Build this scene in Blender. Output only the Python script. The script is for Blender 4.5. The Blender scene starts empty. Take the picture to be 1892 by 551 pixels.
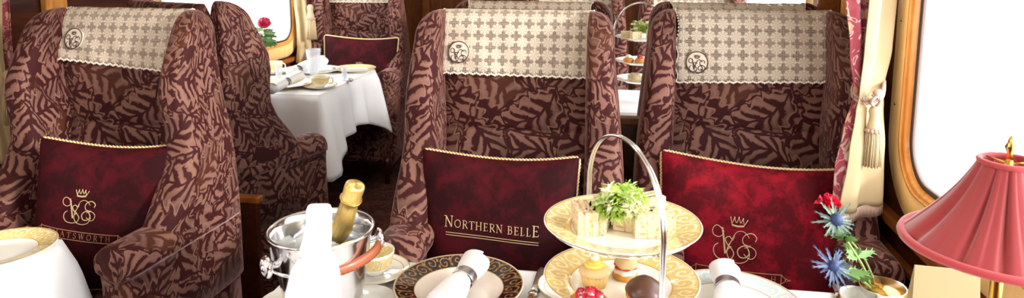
import bpy, math, random
from math import sin, cos, pi, radians, sqrt, atan2
from mathutils import Vector, Matrix
random.seed(7)
SC = bpy.context.scene
COL = SC.collection

# ---------------------------------------------------------------- camera
FPX = 1261.0; PX0 = 946.0; PY0 = 91.0
CAM = Vector((0, 0, 1.45)); PITCH = radians(8); YAW = radians(9)
cd = bpy.data.cameras.new('camera'); co = bpy.data.objects.new('camera', cd); COL.objects.link(co)
co.location = CAM; co.rotation_euler = (radians(90) - PITCH, 0, YAW)
cd.sensor_width = 36; cd.lens = 36 * FPX / 1892; cd.shift_y = -(275.5 - PY0) / 1892; cd.clip_start = .05
cd.dof.use_dof = True; cd.dof.focus_distance = 1.85; cd.dof.aperture_fstop = 7.0
SC.camera = co
MR = Matrix.Rotation(YAW, 3, 'Z') @ Matrix.Rotation(radians(90) - PITCH, 3, 'X')
def ray(x, y): return MR @ Vector(((x - PX0) / FPX, -(y - PY0) / FPX, -1))
def onz(x, y, z):
    r = ray(x, y); t = (z - CAM.z) / r.z; return CAM + r * t
def onX(x, y, X):
    r = ray(x, y); return CAM + r * (X / r.x)
def onY(x, y, Y):
    r = ray(x, y); return CAM + r * (Y / r.y)
def at(x, y, d): return CAM + ray(x, y) * d

# ---------------------------------------------------------------- scene graph
def tag(o, label=None, cat=None, group=None, kind=None):
    if label: o['label'] = label
    if cat: o['category'] = cat
    if group: o['group'] = group
    if kind: o['kind'] = kind
    return o
def thing(name, label, cat, loc=(0, 0, 0), rz=0, group=None, rot=None, scale=None):
    o = bpy.data.objects.new(name, None); COL.objects.link(o); o.empty_display_size = .05
    o.location = loc; o.rotation_euler = rot if rot else (0, 0, rz)
    if scale: o.scale = scale
    return tag(o, label, cat, group)
def dup(root, loc, rz=0, label=None, group=None, rot=None):
    def cp(o, par):
        c = o.copy(); COL.objects.link(c); c.parent = par
        for k in list(o.children): cp(k, c)
        return c
    r = cp(root, None); r.location = loc; r.rotation_euler = rot if rot else (0, 0, rz)
    if label: r['label'] = label
    if group: r['group'] = group
    return r

class MB:
    def __init__(s): s.v = []; s.f = []; s.uv = []; s.sm = []
    def add(s, vs, fs, uvs=None, smooth=True, M=None):
        b = len(s.v)
        for p in vs:
            p = Vector(p)
            s.v.append(M @ p if M is not None else p)
        for i, f in enumerate(fs):
            s.f.append([b + k for k in f])
            s.uv.append(uvs[i] if uvs else None); s.sm.append(smooth)
        return s
    def build(s, name, mat, parent=None, **mods):
        me = bpy.data.meshes.new(name); me.from_pydata([tuple(p) for p in s.v], [], s.f)
        if any(u is not None for u in s.uv):
            ul = me.uv_layers.new(name='UVMap'); k = 0
            for fi, f in enumerate(s.f):
                for j in range(len(f)):
                    ul.data[k].uv = s.uv[fi][j] if s.uv[fi] else (0, 0); k += 1
        me.polygons.foreach_set('use_smooth', s.sm); me.materials.append(mat); me.validate(); me.update()
        o = bpy.data.objects.new(name, me); COL.objects.link(o)
        if parent: o.parent = parent
        if mods.get('bevel'):
            m = o.modifiers.new('b', 'BEVEL'); m.width = mods['bevel']; m.segments = 2; m.limit_method = 'ANGLE'
        if mods.get('solid'):
            m = o.modifiers.new('s', 'SOLIDIFY'); m.thickness = mods['solid']; m.offset = mods.get('off', 0)
        if mods.get('sub'):
            m = o.modifiers.new('u', 'SUBSURF'); m.levels = m.render_levels = mods['sub']
        if mods.get('autosm'):
            pass
        return o
    # shapes
    def box(s, x0, x1, y0, y1, z0, z1, M=None):
        vs = [(x0, y0, z0), (x1, y0, z0), (x1, y1, z0), (x0, y1, z0), (x0, y0, z1), (x1, y0, z1), (x1, y1, z1), (x0, y1, z1)]
        fs = [(0, 3, 2, 1), (4, 5, 6, 7), (0, 1, 5, 4), (1, 2, 6, 5), (2, 3, 7, 6), (3, 0, 4, 7)]
        uvs = []
        for f in fs:
            p = [Vector(vs[k]) for k in f]; n = (p[1] - p[0]).cross(p[2] - p[0])
            a = max(range(3), key=lambda i: abs(n[i])); ax = [i for i in range(3) if i != a]
            uvs.append([(q[ax[0]], q[ax[1]]) for q in p])
        return s.add(vs, fs, uvs, False, M)
    def loft(s, secs, closed=True, cap0=True, cap1=True, M=None, smooth=True, u0=0, v0=0):
        n = len(secs[0]); m = len(secs); vs = [Vector(p) for r in secs for p in r]
        big = max(range(m), key=lambda i: sum((Vector(secs[i][(j + 1) % n]) - Vector(secs[i][j])).length for j in range(n)))
        U = [u0]
        for j in range(n): U.append(U[-1] + (Vector(secs[big][(j + 1) % n]) - Vector(secs[big][j])).length)
        V = [v0]
        for i in range(m - 1):
            V.append(V[-1] + sum((Vector(secs[i + 1][j]) - Vector(secs[i][j])).length for j in range(n)) / n)
        fs = []; uvs = []
        for i in range(m - 1):
            for j in range(n if closed else n - 1):
                k = (j + 1) % n
                fs.append((i * n + j, i * n + k, (i + 1) * n + k, (i + 1) * n + j))
                uvs.append([(U[j], V[i]), (U[j + 1], V[i]), (U[j + 1], V[i + 1]), (U[j], V[i + 1])])
        def cap(i, rev):
            c = sum((Vector(p) for p in secs[i]), Vector()) / n; ci = len(vs); vs.append(c)
            ax = None
            nn = (Vector(secs[i][0]) - c).cross(Vector(secs[i][n // 4]) - c)
            a = max(range(3), key=lambda q: abs(nn[q])); ax = [q for q in range(3) if q != a]
            for j in range(n):
                k = (j + 1) % n; f = (i * n + k, i * n + j, ci) if not rev else (i * n + j, i * n + k, ci)
                fs.append(f); uvs.append([(vs[q][ax[0]] + 3, vs[q][ax[1]] + 3) for q in f])
        if closed and cap0: cap(0, False)
        if closed and cap1: cap(m - 1, True)
        return s.add(vs, fs, uvs, smooth, M)
    def lathe(s, prof, seg=40, M=None, flute=None, smooth=True):
        secs = []
        for (r, z) in prof:
            row = []
            for j in range(seg):
                a = 2 * pi * j / seg; rr = r * (1 + (flute(a, z, r) if flute else 0)); row.append((rr * cos(a), rr * sin(a), z))
            secs.append(row)
        return s.loft(secs, True, prof[0][0] > 1e-5, prof[-1][0] > 1e-5, M, smooth)
    def tube(s, pts, r, seg=8, closed=False, M=None, caps=True):
        pts = [Vector(p) for p in pts]; n = len(pts); secs = []
        up = None
        for i, p in enumerate(pts):
            if closed: t = pts[(i + 1) % n] - pts[i - 1]
            else: t = pts[min(i + 1, n - 1)] - pts[max(i - 1, 0)]
            if t.length < 1e-9: t = Vector((0, 0, 1))
            t.normalize()
            if up is None: up = Vector((0, 0, 1)) if abs(t.z) < .9 else Vector((1, 0, 0))
            a = up - t * up.dot(t)
            if a.length < 1e-6: a = t.orthogonal()
            a.normalize(); up = a; b = t.cross(a)
            rr = r(i / max(1, n - 1)) if callable(r) else r
            secs.append([p + a * cos(2 * pi * k / seg) * rr + b * sin(2 * pi * k / seg) * rr for k in range(seg)])
        if closed: secs.append(secs[0])
        return s.loft(secs, True, caps and not closed, caps and not closed, M)
    def ball(s, c, r, sx=1, sy=1, sz=1, seg=16, M=None, f=None):
        pr = []
        n = max(6, seg // 2)
        vs = []; c = Vector(c)
        secs = []
        for i in range(n + 1):
            ph = pi * i / n; row = []
            for j in range(seg):
                a = 2 * pi * j / seg; d = Vector((sin(ph) * cos(a), sin(ph) * sin(a), -cos(ph)))
                k = 1 + (f(d) if f else 0)
                row.append(c + Vector((d.x * sx, d.y * sy, d.z * sz)) * r * k)
            secs.append(row)
        return s.loft(secs, True, False, False, M)
    def grid(s, fn, nu, nv, M=None, us=1, vs_=1, off=(0, 0)):
        vs = [fn(i / nu, j / nv) for j in range(nv + 1) for i in range(nu + 1)]; fs = []; uvs = []
        for j in range(nv):
            for i in range(nu):
                a = j * (nu + 1) + i; fs.append((a, a + 1, a + nu + 2, a + nu + 1))
                uvs.append([(off[0] + us * q / nu, off[1] + vs_ * w / nv) for q, w in ((i, j), (i + 1, j), (i + 1, j + 1), (i, j + 1))])
        return s.add(vs, fs, uvs, True, M)

def smooth_path(pts, k=6, closed=False):
    P = [Vector(p) if len(p) == 3 else Vector((p[0], p[1], 0)) for p in pts]; n = len(P); out = []
    rng = range(n) if closed else range(n - 1)
    for i in rng:
        if closed: a, b, c, d = P[i - 1], P[i], P[(i + 1) % n], P[(i + 2) % n]
        else: a, b, c, d = P[max(i - 1, 0)], P[i], P[i + 1], P[min(i + 2, n - 1)]
        for q in range(k):
            t = q / k
            out.append(.5 * ((2 * b) + (c - a) * t + (2 * a - 5 * b + 4 * c - d) * t * t + (3 * b - a - 3 * c + d) * t ** 3))
    if not closed: out.append(P[-1])
    return out
def ss(a, b, x):
    t = max(0, min(1, (x - a) / (b - a))); return t * t * (3 - 2 * t)

# ---------------------------------------------------------------- materials
def srgb(r, g, b):
    f = lambda c: (c / 255) / 12.92 if c / 255 <= .04045 else ((c / 255 + .055) / 1.055) ** 2.4
    return (f(r), f(g), f(b), 1)
class NT:
    def __init__(s, name):
        s.m = bpy.data.materials.new(name); s.m.use_nodes = True; s.t = s.m.node_tree; s.n = s.t.nodes; s.l = s.t.links
        s.b = s.n['Principled BSDF']; s.o = s.n['Material Output']
    def node(s, typ, **kw):
        n = s.n.new(typ)
        for k, v in kw.items(): setattr(n, k, v)
        return n
    def link(s, a, b): s.l.new(a.s if isinstance(a, V) else a, b)
    def set(s, key, val):
        i = s.b.inputs[key]
        if isinstance(val, V) or hasattr(val, 'is_linked'): s.link(val, i)
        else: i.default_value = val
    def uv(s): return V(s, s.node('ShaderNodeTexCoord').outputs['UV'])
    def obj(s): return V(s, s.node('ShaderNodeTexCoord').outputs['Object'])
    def sep(s, v):
        n = s.node('ShaderNodeSeparateXYZ'); s.link(v, n.inputs[0]); return [V(s, n.outputs[i]) for i in range(3)]
    def comb(s, x, y=0, z=0):
        n = s.node('ShaderNodeCombineXYZ')
        for i, q in enumerate((x, y, z)):
            if isinstance(q, V): s.link(q, n.inputs[i])
            else: n.inputs[i].default_value = q
        return V(s, n.outputs[0])
    def noise(s, v, scale=5, detail=2, rough=.5, dist=0, col=False):
        n = s.node('ShaderNodeTexNoise'); s.link(v, n.inputs['Vector']); n.inputs['Scale'].default_value = scale
        n.inputs['Detail'].default_value = detail; n.inputs['Roughness'].default_value = rough; n.inputs['Distortion'].default_value = dist
        return V(s, n.outputs['Color' if col else 'Fac'])
    def math(s, op, *a):
        n = s.node('ShaderNodeMath', operation=op)
        for i, q in enumerate(a):
            if isinstance(q, V): s.link(q, n.inputs[i])
            else: n.inputs[i].default_value = q
        return V(s, n.outputs[0])
    def step(s, a, b, x):
        n = s.node('ShaderNodeMapRange', interpolation_type='SMOOTHSTEP'); s.link(x, n.inputs[0])
        for i, q in ((1, a), (2, b)):
            if isinstance(q, V): s.link(q, n.inputs[i])
            else: n.inputs[i].default_value = q
        return V(s, n.outputs[0])
    def mix(s, f, a, b):
        n = s.node('ShaderNodeMix', data_type='RGBA')
        for i, q in ((0, f), (6, a), (7, b)):
            if isinstance(q, V): s.link(q, n.inputs[i])
            else: n.inputs[i].default_value = q
        return V(s, n.outputs[2])
    def vmath(s, op, a, b=None):
        n = s.node('ShaderNodeVectorMath', operation=op)
        for i, q in enumerate((a, b)):
            if q is None: continue
            if isinstance(q, V): s.link(q, n.inputs[i])
            elif op == 'SCALE' and i == 1: n.inputs['Scale'].default_value = q
            else: n.inputs[i].default_value = q
        return V(s, n.outputs['Value' if op in ('LENGTH', 'DOT_PRODUCT') else 'Vector'])
    def bump(s, h, strength=.3, dist=.002):
        n = s.node('ShaderNodeBump'); s.link(h, n.inputs['Height']); n.inputs['Strength'].default_value = strength; n.inputs['Distance'].default_value = dist
        s.link(n.outputs[0], s.b.inputs['Normal'])
class V:
    def __init__(s, t, so): s.t = t; s.s = so
    def _o(s, op, o, r=False): return s.t.math(op, o, s) if r else s.t.math(op, s, o)
    def __add__(s, o): return s._o('ADD', o)
    __radd__ = __add__
    def __sub__(s, o): return s._o('SUBTRACT', o)
    def __rsub__(s, o): return s._o('SUBTRACT', o, True)
    def __mul__(s, o): return s._o('MULTIPLY', o)
    __rmul__ = __mul__
    def __truediv__(s, o): return s._o('DIVIDE', o)
    def sin(s): return s.t.math('SINE', s)
    def cos(s): return s.t.math('COSINE', s)
    def abs(s): return s.t.math('ABSOLUTE', s)
    def fract(s): return s.t.math('FRACT', s)
    def max(s, o): return s._o('MAXIMUM', o)
    def min(s, o): return s._o('MINIMUM', o)

def mat(name, col, rough=.5, metal=0, sheen=0, trans=0, spec=None, coat=0, sss=0, emit=None, alpha=None):
    t = NT(name); t.set('Base Color', srgb(*col)); t.set('Roughness', rough); t.set('Metallic', metal)
    if sheen: t.set('Sheen Weight', sheen); t.set('Sheen Roughness', .4)
    if trans: t.set('Transmission Weight', trans)
    if spec is not None: t.set('Specular IOR Level', spec)
    if coat: t.set('Coat Weight', coat)
    if sss: t.set('Subsurface Weight', sss); t.set('Subsurface Scale', .01)
    if emit: t.set('Emission Color', srgb(*emit[0])); t.set('Emission Strength', emit[1])
    return t.m

def leaf_fabric(name, bg=(138, 97, 84), dark=(56, 11, 12), brown=(82, 42, 24), scale=6.0):
    t = NT(name); uv = t.uv()
    wob = t.vmath('SUBTRACT', t.noise(uv, 10, 2, .5, 0, True), (.5, .5, .5))
    n3 = t.noise(uv, 60, 4, .7)
    def layer(sc, off, wd):
        p = t.vmath('ADD', t.vmath('ADD', t.vmath('SCALE', uv, sc), off), t.vmath('SCALE', wob, .42))
        vo = t.node('ShaderNodeTexVoronoi', voronoi_dimensions='2D', feature='F1'); t.link(p, vo.inputs['Vector']); vo.inputs['Scale'].default_value = 1; vo.inputs['Randomness'].default_value = .8
        ve = t.node('ShaderNodeTexVoronoi', voronoi_dimensions='2D', feature='DISTANCE_TO_EDGE'); t.link(p, ve.inputs['Vector']); ve.inputs['Scale'].default_value = 1; ve.inputs['Randomness'].default_value = .8
        edge = V(t, ve.outputs['Distance']); dx, dy, _ = t.sep(t.vmath('SUBTRACT', p, V(t, vo.outputs['Position'])))
        cr, cg, cb = t.sep(V(t, vo.outputs['Color'])); ang = cr * 6.2832; c, s_ = ang.cos(), ang.sin()
        u = dx * c + dy * s_; v = dy * c - dx * s_ + u * u * (cb - .5) * .9; av = v.abs()
        w = (1 - u * u * 2.1) * wd * (1 + (u * 31).sin() * .17)
        s2 = av - w + (n3 - .5) * .10
        inside = 1 - t.step(-.012, .012, s2.max(.02 - edge))
        rim = t.step(-.034, -.010, s2.max(.030 - edge))
        lite = t.step(-.11, -.07, s2) * (1 - t.step(-.045, -.03, s2))
        shd = (1 - t.step(.0, .09, s2 + (n3 - .5) * .05)) * t.step(.0, .05, edge)
        tri = (((u - av * .95 + (n3 - .5) * .10) * 4.3).fract() - .42).abs() * 2
        thr = .56 - av * 1.15 + (n3 - .5) * .9
        vein = 1 - t.step(thr - .22, thr + .30, tri)
        mid = 1 - t.step(.014, .036, av - (n3 - .5) * .02)
        soft = (1 - tri) * .40 + t.step(-.1, .35, v) * .45
        return inside, rim.max(vein * (1 - lite * .9)).max(mid), soft * (1 - lite), cg, shd
    i1, k1, s1, g1, h1 = layer(scale, (0, 0, 0), .44)
    i2, k2, s2, g2, h2 = layer(scale * 1.12, (3.37, 1.71, 0), .42)
    i3, k3, s3, g3, h3 = layer(scale * 1.3, (7.13, 5.29, 0), .46)
    def mx(f, a, b): return a + (b - a) * f
    k2 = k2.max(h1 * .9); k3 = k3.max(h2 * .92)
    ink = mx(i1, mx(i2, mx(i3, t.math('ADD', .92, 0), k3), k2), k1)
    soft = mx(i1, mx(i2, s3, s2), s1); gg = mx(i1, g2, g1)
    fine = t.noise(uv, 300, 2, .7)
    bgc = t.mix(soft, srgb(*bg), srgb(*[int(q * .5) for q in bg]))
    dk = t.mix(t.step(.70, .9, gg) * .8, srgb(*dark), srgb(*brown))
    col = t.mix(t.step(.0, .5, ink) * .8, bgc, srgb(*[(p + 2 * q) // 3 for p, q in zip(bg, brown)]))
    col = t.mix(t.step(.35, .75, ink), col, dk)
    col = t.mix(fine * .28, col, srgb(40, 12, 10))
    t.set('Base Color', col); t.set('Roughness', .75); t.set('Specular IOR Level', .25)
    t.set('Sheen Weight', .4); t.set('Sheen Roughness', .3); t.b.inputs['Sheen Tint'].default_value = srgb(255, 200, 195)
    t.bump(fine + ink * -.6, .25, .002)
    return t.m

def lace_mat(name, col=(208, 193, 174), per=.0375):
    t = NT(name); uv = t.uv(); p = t.vmath('SCALE', uv, 1 / per); x, y, _ = t.sep(p)
    fx = x.fract() - .5; fy = y.fract() - .5
    r = t.math('SQRT', fx * fx + fy * fy); th = t.math('ARCTAN2', fy, fx)
    pet = (th * 8).cos()
    flower = 1 - t.step(.0, .02, r - .41 - pet * .05)
    # net zone around the cell corners
    gx = ((x * 9).fract() - .5).abs(); gy = ((y * 9).fract() - .5).abs()
    hole = (1 - t.step(.34, .42, gx)) * (1 - t.step(.34, .42, gy))
    cx = (fx.abs() - .5).abs(); cy = (fy.abs() - .5).abs()
    dia = cx + cy                                   # 0 at corner
    zone = 1 - t.step(.44, .48, dia)
    cross = (1 - t.step(.0, .028, cx.min(cy)))
    h = hole * zone * (1 - flower) * (1 - cross * .9)
    rad = t.step(.55, .95, pet * -1) * t.step(.1, .16, r) * flower
    eye = 1 - t.step(.04, .06, r)
    alpha = 1 - h
    c = t.mix(rad * .5 + eye * .3, srgb(*col), srgb(150, 125, 105))
    c = t.mix((1 - flower) * .5, c, srgb(190, 168, 148))
    t.set('Base Color', c); t.set('Roughness', .9); t.set('Alpha', alpha); t.set('Specular IOR Level', .1)
    t.bump(flower * (1 - rad) + t.noise(uv, 900, 1) * .3, .7, .002)
    return t.m

def velvet(name, col=(76, 5, 15), hi=(134, 12, 30)):
    t = NT(name); o = t.obj()
    n = t.step(.42, .66, t.noise(o, 15, 6, .72, .3))
    t.set('Base Color', t.mix(n, srgb(*col), srgb(*hi))); t.set('Roughness', .8); t.set('Specular IOR Level', .15)
    t.set('Sheen Weight', .22); t.set('Sheen Roughness', .3); t.b.inputs['Sheen Tint'].default_value = srgb(230, 70, 90)
    t.bump(t.noise(o, 260, 2), .2, .001); return t.m

def wood(name, a, b, rough=.35, axis='Y', coat=.3, sc=1):
    t = NT(name); o = t.obj(); x, y, z = t.sep(o)
    q = {'Y': t.comb(x * 18, y * 1.6, z * 18), 'Z': t.comb(x * 18, y * 18, z * 1.6), 'X': t.comb(x * 1.6, y * 18, z * 18)}[axis]
    n = t.noise(q, 1.3 * sc, 5, .65, 1.2); f = t.noise(q, 9 * sc, 2, .6)
    t.set('Base Color', t.mix(t.step(.35, .68, n * .8 + f * .2), srgb(*a), srgb(*b))); t.set('Roughness', rough); t.set('Coat Weight', coat); t.set('Coat Roughness', .15)
    t.bump(f, .08, .001); return t.m

def rim_china(name, r1, r2, ground, scroll, line=(196, 160, 88), white=(250, 247, 238), lw=.0016, freq=1.0, dens=3.2, th_=.17, NR=20):
    t = NT(name); o = t.obj(); x, y, z = t.sep(o); r = t.math('SQRT', x * x + y * y); th = t.math('ARCTAN2', y, x)
    q = th * (NR / 6.28318) + .5 + (t.noise(o, 60, 2) - .5) * .18; a = q.fract() - .5; par = ((q * .5).fract() - .5) ; sg = t.math('SIGN', par)
    b_ = (r - (r1 + r2) / 2) / (r2 - r1) + (t.noise(o, 75, 2) - .5) * .25
    a = a * sg; y2 = b_ * .95 - sg * .10; rl = t.math('SQRT', a * a + y2 * y2); an = t.math('ARCTAN2', y2, a)
    sp = ((an * (1 / 6.28318) + rl * 3.1).fract() - .5).abs(); sw = (1 - t.step(th_ - .05, th_ + .05, sp)) * (1 - t.step(.46, .52, rl))
    cx_ = a.abs() - .5; bud = 1 - t.step(.10, .14, t.math('SQRT', cx_ * cx_ + (b_ + sg * .28) * (b_ + sg * .28) * .6))
    bud2 = 1 - t.step(.05, .08, t.math('SQRT', cx_ * cx_ + (b_ - sg * .22) * (b_ - sg * .22)))
    sw = sw.max(bud).max(bud2)
    band = t.step(r1 - .0003, r1 + .0003, r) * (1 - t.step(r2 - .0003, r2 + .0003, r))
    ln = (1 - t.step(lw * .5, lw * .9, (r - r2).abs())).max(1 - t.step(lw * .35, lw * .6, (r - r1).abs()))
    c = t.mix(band, srgb(*white), t.mix(sw, srgb(*ground), srgb(*scroll)))
    c = t.mix(ln, c, srgb(*line)); t.set('Base Color', c); t.set('Roughness', .12); t.set('Coat Weight', .6); t.set('Coat Roughness', .03)
    return t.m

M_ = {}
M_['chair'] = leaf_fabric('leaf_tapestry')
M_['lace'] = lace_mat('crochet_lace')
M_['lace_edge'] = mat('lace_edge', (238, 226, 208), .9)
M_['crest_cloth'] = mat('crest_cloth', (222, 206, 186), .9)
M_['crest_ink'] = mat('crest_thread', (66, 44, 42), .7)
M_['velvet'] = velvet('maroon_velvet')
M_['velvet_shaded'] = velvet('shaded_maroon_velvet', (40, 4, 8), (70, 7, 16))  # the same maroon velvet with shade put into its colour
M_['gold_thread'] = mat('gold_thread', (196, 170, 128), .45, .25)
M_['rope'] = mat('cream_rope', (214, 190, 140), .6, 0, .2)
M_['dull_thread'] = mat('rose_gold_thread', (168, 112, 84), .5, .2)
M_['cloth'] = mat('white_linen', (236, 236, 238), .85, 0, .1)
M_['napkin'] = mat('white_napkin', (245, 245, 247), .85)
M_['wood_dark'] = wood('dark_mahogany', (52, 22, 12), (84, 40, 20), .3)
M_['wood_mid'] = wood('warm_oak', (122, 66, 24), (160, 92, 38), .3)
M_['wood_orange'] = wood('honey_wood', (206, 130, 56), (230, 164, 86), .25, 'Z')
M_['wood_light'] = wood('pale_sycamore', (240, 196, 124), (248, 214, 152), .25, 'Z', .4)
M_['wood_end'] = wood('end_panel_wood', (104, 52, 20), (142, 80, 34), .35, 'Z')
M_['chrome'] = mat('polished_silver', (232, 230, 230), .14, 1)
M_['silver'] = mat('brushed_silver', (200, 198, 200), .28, 1)
M_['gold'] = mat('gold_plate', (222, 176, 92), .2, 1)
M_['brass'] = mat('brass', (206, 160, 76), .2, 1)
M_['dark_metal'] = mat('dark_bronze', (60, 44, 30), .4, .8)
M_['rubber'] = mat('window_gasket', (38, 38, 40), .5)
M_['porcelain'] = mat('white_porcelain', (248, 246, 240), .1, 0, 0, 0, None, .6)
M_['leather'] = mat('tan_leather', (150, 76, 44), .45, 0, 0, 0, None, .1)
M_['stitch'] = mat('leather_stitch', (96, 44, 22), .6)
M_['ceiling'] = mat('cream_ceiling', (236, 226, 206), .7)
def foil():
    t = NT('gold_foil'); o = t.obj(); x, y, z = t.sep(o)
    n = t.noise(t.comb(t.math('ARCTAN2', y, x) * 3, z * 8, 0), 3, 3, .6)
    t.set('Base Color', srgb(240, 204, 122)); t.set('Metallic', 1.0); t.set('Roughness', .33); t.bump(n, .8, .003); return t.m
M_['foil'] = foil()
M_['bottle'] = mat('green_bottle_glass', (20, 40, 18), .08, 0, 0, 0, .6, .5)
def thin_glass(name, tint=(255, 255, 255), fac=1.0, ior=1.45):
    t = NT(name); t.n.remove(t.b)
    g = t.node('ShaderNodeBsdfGlossy'); g.inputs['Roughness'].default_value = .03
    tr = t.node('ShaderNodeBsdfTransparent'); tr.inputs['Color'].default_value = srgb(*tint)
    f = t.node('ShaderNodeFresnel'); f.inputs['IOR'].default_value = ior
    m = t.node('ShaderNodeMixShader'); t.l.new(f.outputs[0], m.inputs[0]); t.l.new(tr.outputs[0], m.inputs[1]); t.l.new(g.outputs[0], m.inputs[2]); t.l.new(m.outputs[0], t.o.inputs[0])
    return t.m
M_['pane'] = thin_glass('window_glass', (255, 255, 255), 1, 1.08)
M_['glass'] = mat('clear_crystal', (236, 240, 246), .05); M_['glass'].node_tree.nodes['Principled BSDF'].inputs['Alpha'].default_value = .38
M_['ice'] = mat('ice', (222, 228, 230), .12); M_['ice'].node_tree.nodes['Principled BSDF'].inputs['Alpha'].default_value = .55
M_['gold_china'] = rim_china('gold_rim_china', .088, .1315, (236, 206, 128), (252, 240, 200), dens=2.6)
M_['black_china'] = rim_china('black_rim_china', .092, .1315, (26, 17, 15), (160, 112, 70), line=(190, 158, 104), white=(240, 228, 216), freq=1.0, th_=.13, NR=24)
M_['blue_china'] = rim_china('blue_rim_china', .092, .1315, (204, 220, 226), (238, 234, 218), dens=2.2)
M_['cup_china'] = rim_china('gold_saucer_china', .062, .0745, (250, 247, 238), (246, 238, 214))
def cupband():
    t = NT('gold_band_cup'); o = t.obj(); x, y, z = t.sep(o); th = t.math('ARCTAN2', y, x)
    n = t.noise(t.comb(th.cos() * 3, th.sin() * 3, z * 60), 1.4, 2, .5, 1.5); k = ((n * 5).fract() - .5).abs()
    sw = 1 - t.step(.12, .2, k); band = t.step(.018, .0185, z) * (1 - t.step(.046, .0465, z))
    t.set('Base Color', t.mix(band, srgb(250, 247, 238), t.mix(sw, srgb(234, 204, 124), srgb(250, 240, 206)))); t.set('Roughness', .12); return t.m
M_['cup'] = cupband()
# ================================================================= ROOM
XL, XR, YN, YF, ZC = -2.15, 0.735, -2.5, 5.6, 2.3
def struct(o): o['kind'] = 'structure'; return o
def carpet():
    t = NT('dark_red_carpet'); o = t.obj(); x, y, z = t.sep(o)
    n = t.noise(o, 9, 3, .6, 1.5); k = ((n * 5).fract() - .5).abs()
    t.set('Base Color', t.mix(1 - t.step(.1, .22, k), srgb(58, 20, 18), srgb(96, 48, 38))); t.set('Roughness', .95); t.bump(t.noise(o, 400, 2), .4, .003); return t.m
struct(MB().box(XL, XR, YN, YF, -.05, 0).build('floor', carpet()))
struct(MB().box(XL, XR, YN, YF, ZC, ZC + .05).build('ceiling', M_['ceiling']))
WIN_R = [(-2.1, -.75), (-.1, 1.815), (2.82, 4.25)]
WIN_L = [(-2.1, -.75), (-.35, .6), (2.93, 4.22)]  # middle left opening, out of view, shortened to keep the left chair dark
WZ0, WZ1 = .885, 1.88
def side_wall(name, X, sg, wins, m):
    b = MB(); a0, a1 = sorted((X, X + sg * .018))
    b.box(a0, a1, YN, YF, 0, WZ0 - .03); b.box(a0, a1, YN, YF, WZ1 + .03, ZC)
    e = [YN] + [v for w in wins for v in (w[0] - .03, w[1] + .03)] + [YF]
    for i in range(0, len(e), 2): b.box(a0, a1, e[i], e[i + 1], WZ0 - .03, WZ1 + .03)
    return struct(b.build(name, m))
side_wall('wall_right', XR, 1, WIN_R, M_['wood_dark'])
side_wall('wall_left', XL, -1, WIN_L, M_['wood_dark'])
struct(MB().box(XL - .07, XR + .07, YF, YF + .06, 0, ZC).build('wall_far', M_['wood_end']))
struct(MB().box(XL - .07, XR + .07, YN - .06, YN, 0, ZC).build('wall_near', M_['wood_end']))
def rrect(y0, y1, z0, z1, r, n=10):
    out = []
    for cy, cz, a0 in ((y1 - r, z0 + r, -90), (y1 - r, z1 - r, 0), (y0 + r, z1 - r, 90), (y0 + r, z0 + r, 180)):
        for i in range(n + 1):
            a = radians(a0 + 90 * i / n); out.append((cy + r * cos(a), cz + r * sin(a)))
    return out
def ring(prof, X, sg, w, r=.11, n=10):
    b = MB(); secs = []
    for off, pr in prof:
        secs.append([(X - sg * pr, y, z) for y, z in rrect(w[0] - off, w[1] + off, WZ0 - off, WZ1 + off, r + off, n)])
    return b.loft(secs, True, False, False)
k = 0
for X, sg, wins in ((XR, 1, WIN_R), (XL, -1, WIN_L)):
    for w in wins:
        k += 1
        f = ring([(.105, 0), (.105, .012), (.098, .018), (.022, .018), (.020, .010), (.006, .010)], X, sg, w).build('window_%d' % k, M_['wood_light']); struct(f)
        ring([(.024, .0), (.024, .018), (.021, .023), (.017, .021), (.014, .015), (.011, .017), (.007, .011), (.003, .005), (.0, 0), (0, -.008)], X, sg, w).build('window_moulding', M_['wood_orange'], f)
        ring([(.0, -.004), (.0, .004), (-.007, .004), (-.009, -.004)], X, sg, w).build('window_gasket', M_['rubber'], f)
        ring([(-.007, -.006), (-.007, .001), (-.010, .001), (-.011, -.006)], X, sg, w).build('window_inner_rim', mat('inner_rim', (170, 150, 146), .5), f)
        pts = [(X + sg * .012, y, z) for y, z in rrect(w[0] + .005, w[1] - .005, WZ0 + .005, WZ1 - .005, .11)]
        g = MB(); g.add(pts, [list(range(len(pts)))[::(-1 if sg > 0 else 1)]], None, False); g.build('window_pane', M_['pane'], f)
        for yy in (w[0] - .07, w[1] + .07):
            for zz in (1.28, 1.06, 1.55):
                MB().lathe([(0, .004), (.004, .003), (.005, 0)], 10, Matrix.Translation((X - sg * .017, yy, zz)) @ Matrix.Rotation(-sg * pi / 2, 4, 'Y')).build('frame_screw', M_['brass'], f)
# dado rails and panels
for side, X, sg in (('right', XR, 1), ('left', XL, -1)):
    def rail(z0, z1, dp):
        a0, a1 = sorted((X, X - sg * dp)); return MB().box(a0, a1, YN, YF, z0, z1)
    struct(rail(.742, .772, .032).build('trim_%d' % (1 if sg > 0 else 4), M_['wood_mid'], bevel=.006))
    struct(rail(.655, .675, .022).build('trim_%d' % (2 if sg > 0 else 5), M_['wood_mid'], bevel=.005))
    struct(rail(0, .12, .02).build('baseboard_' + side, M_['wood_dark'], bevel=.005))
    struct(rail(1.93, 1.97, .03).build('trim_%d' % (3 if sg > 0 else 6), M_['wood_mid'], bevel=.006))
# pier pilasters between bays
for i, (X, sg) in enumerate(((XR, 1), (XL, -1))):
    for j, y in enumerate((2.30, 4.75)):
        a0, a1 = sorted((X, X - sg * .03))
        struct(MB().box(a0, a1, y - .05, y + .05, .772, 1.93).build('trim_%d' % (7 + i * 2 + j), M_['wood_orange'], bevel=.006))
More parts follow.
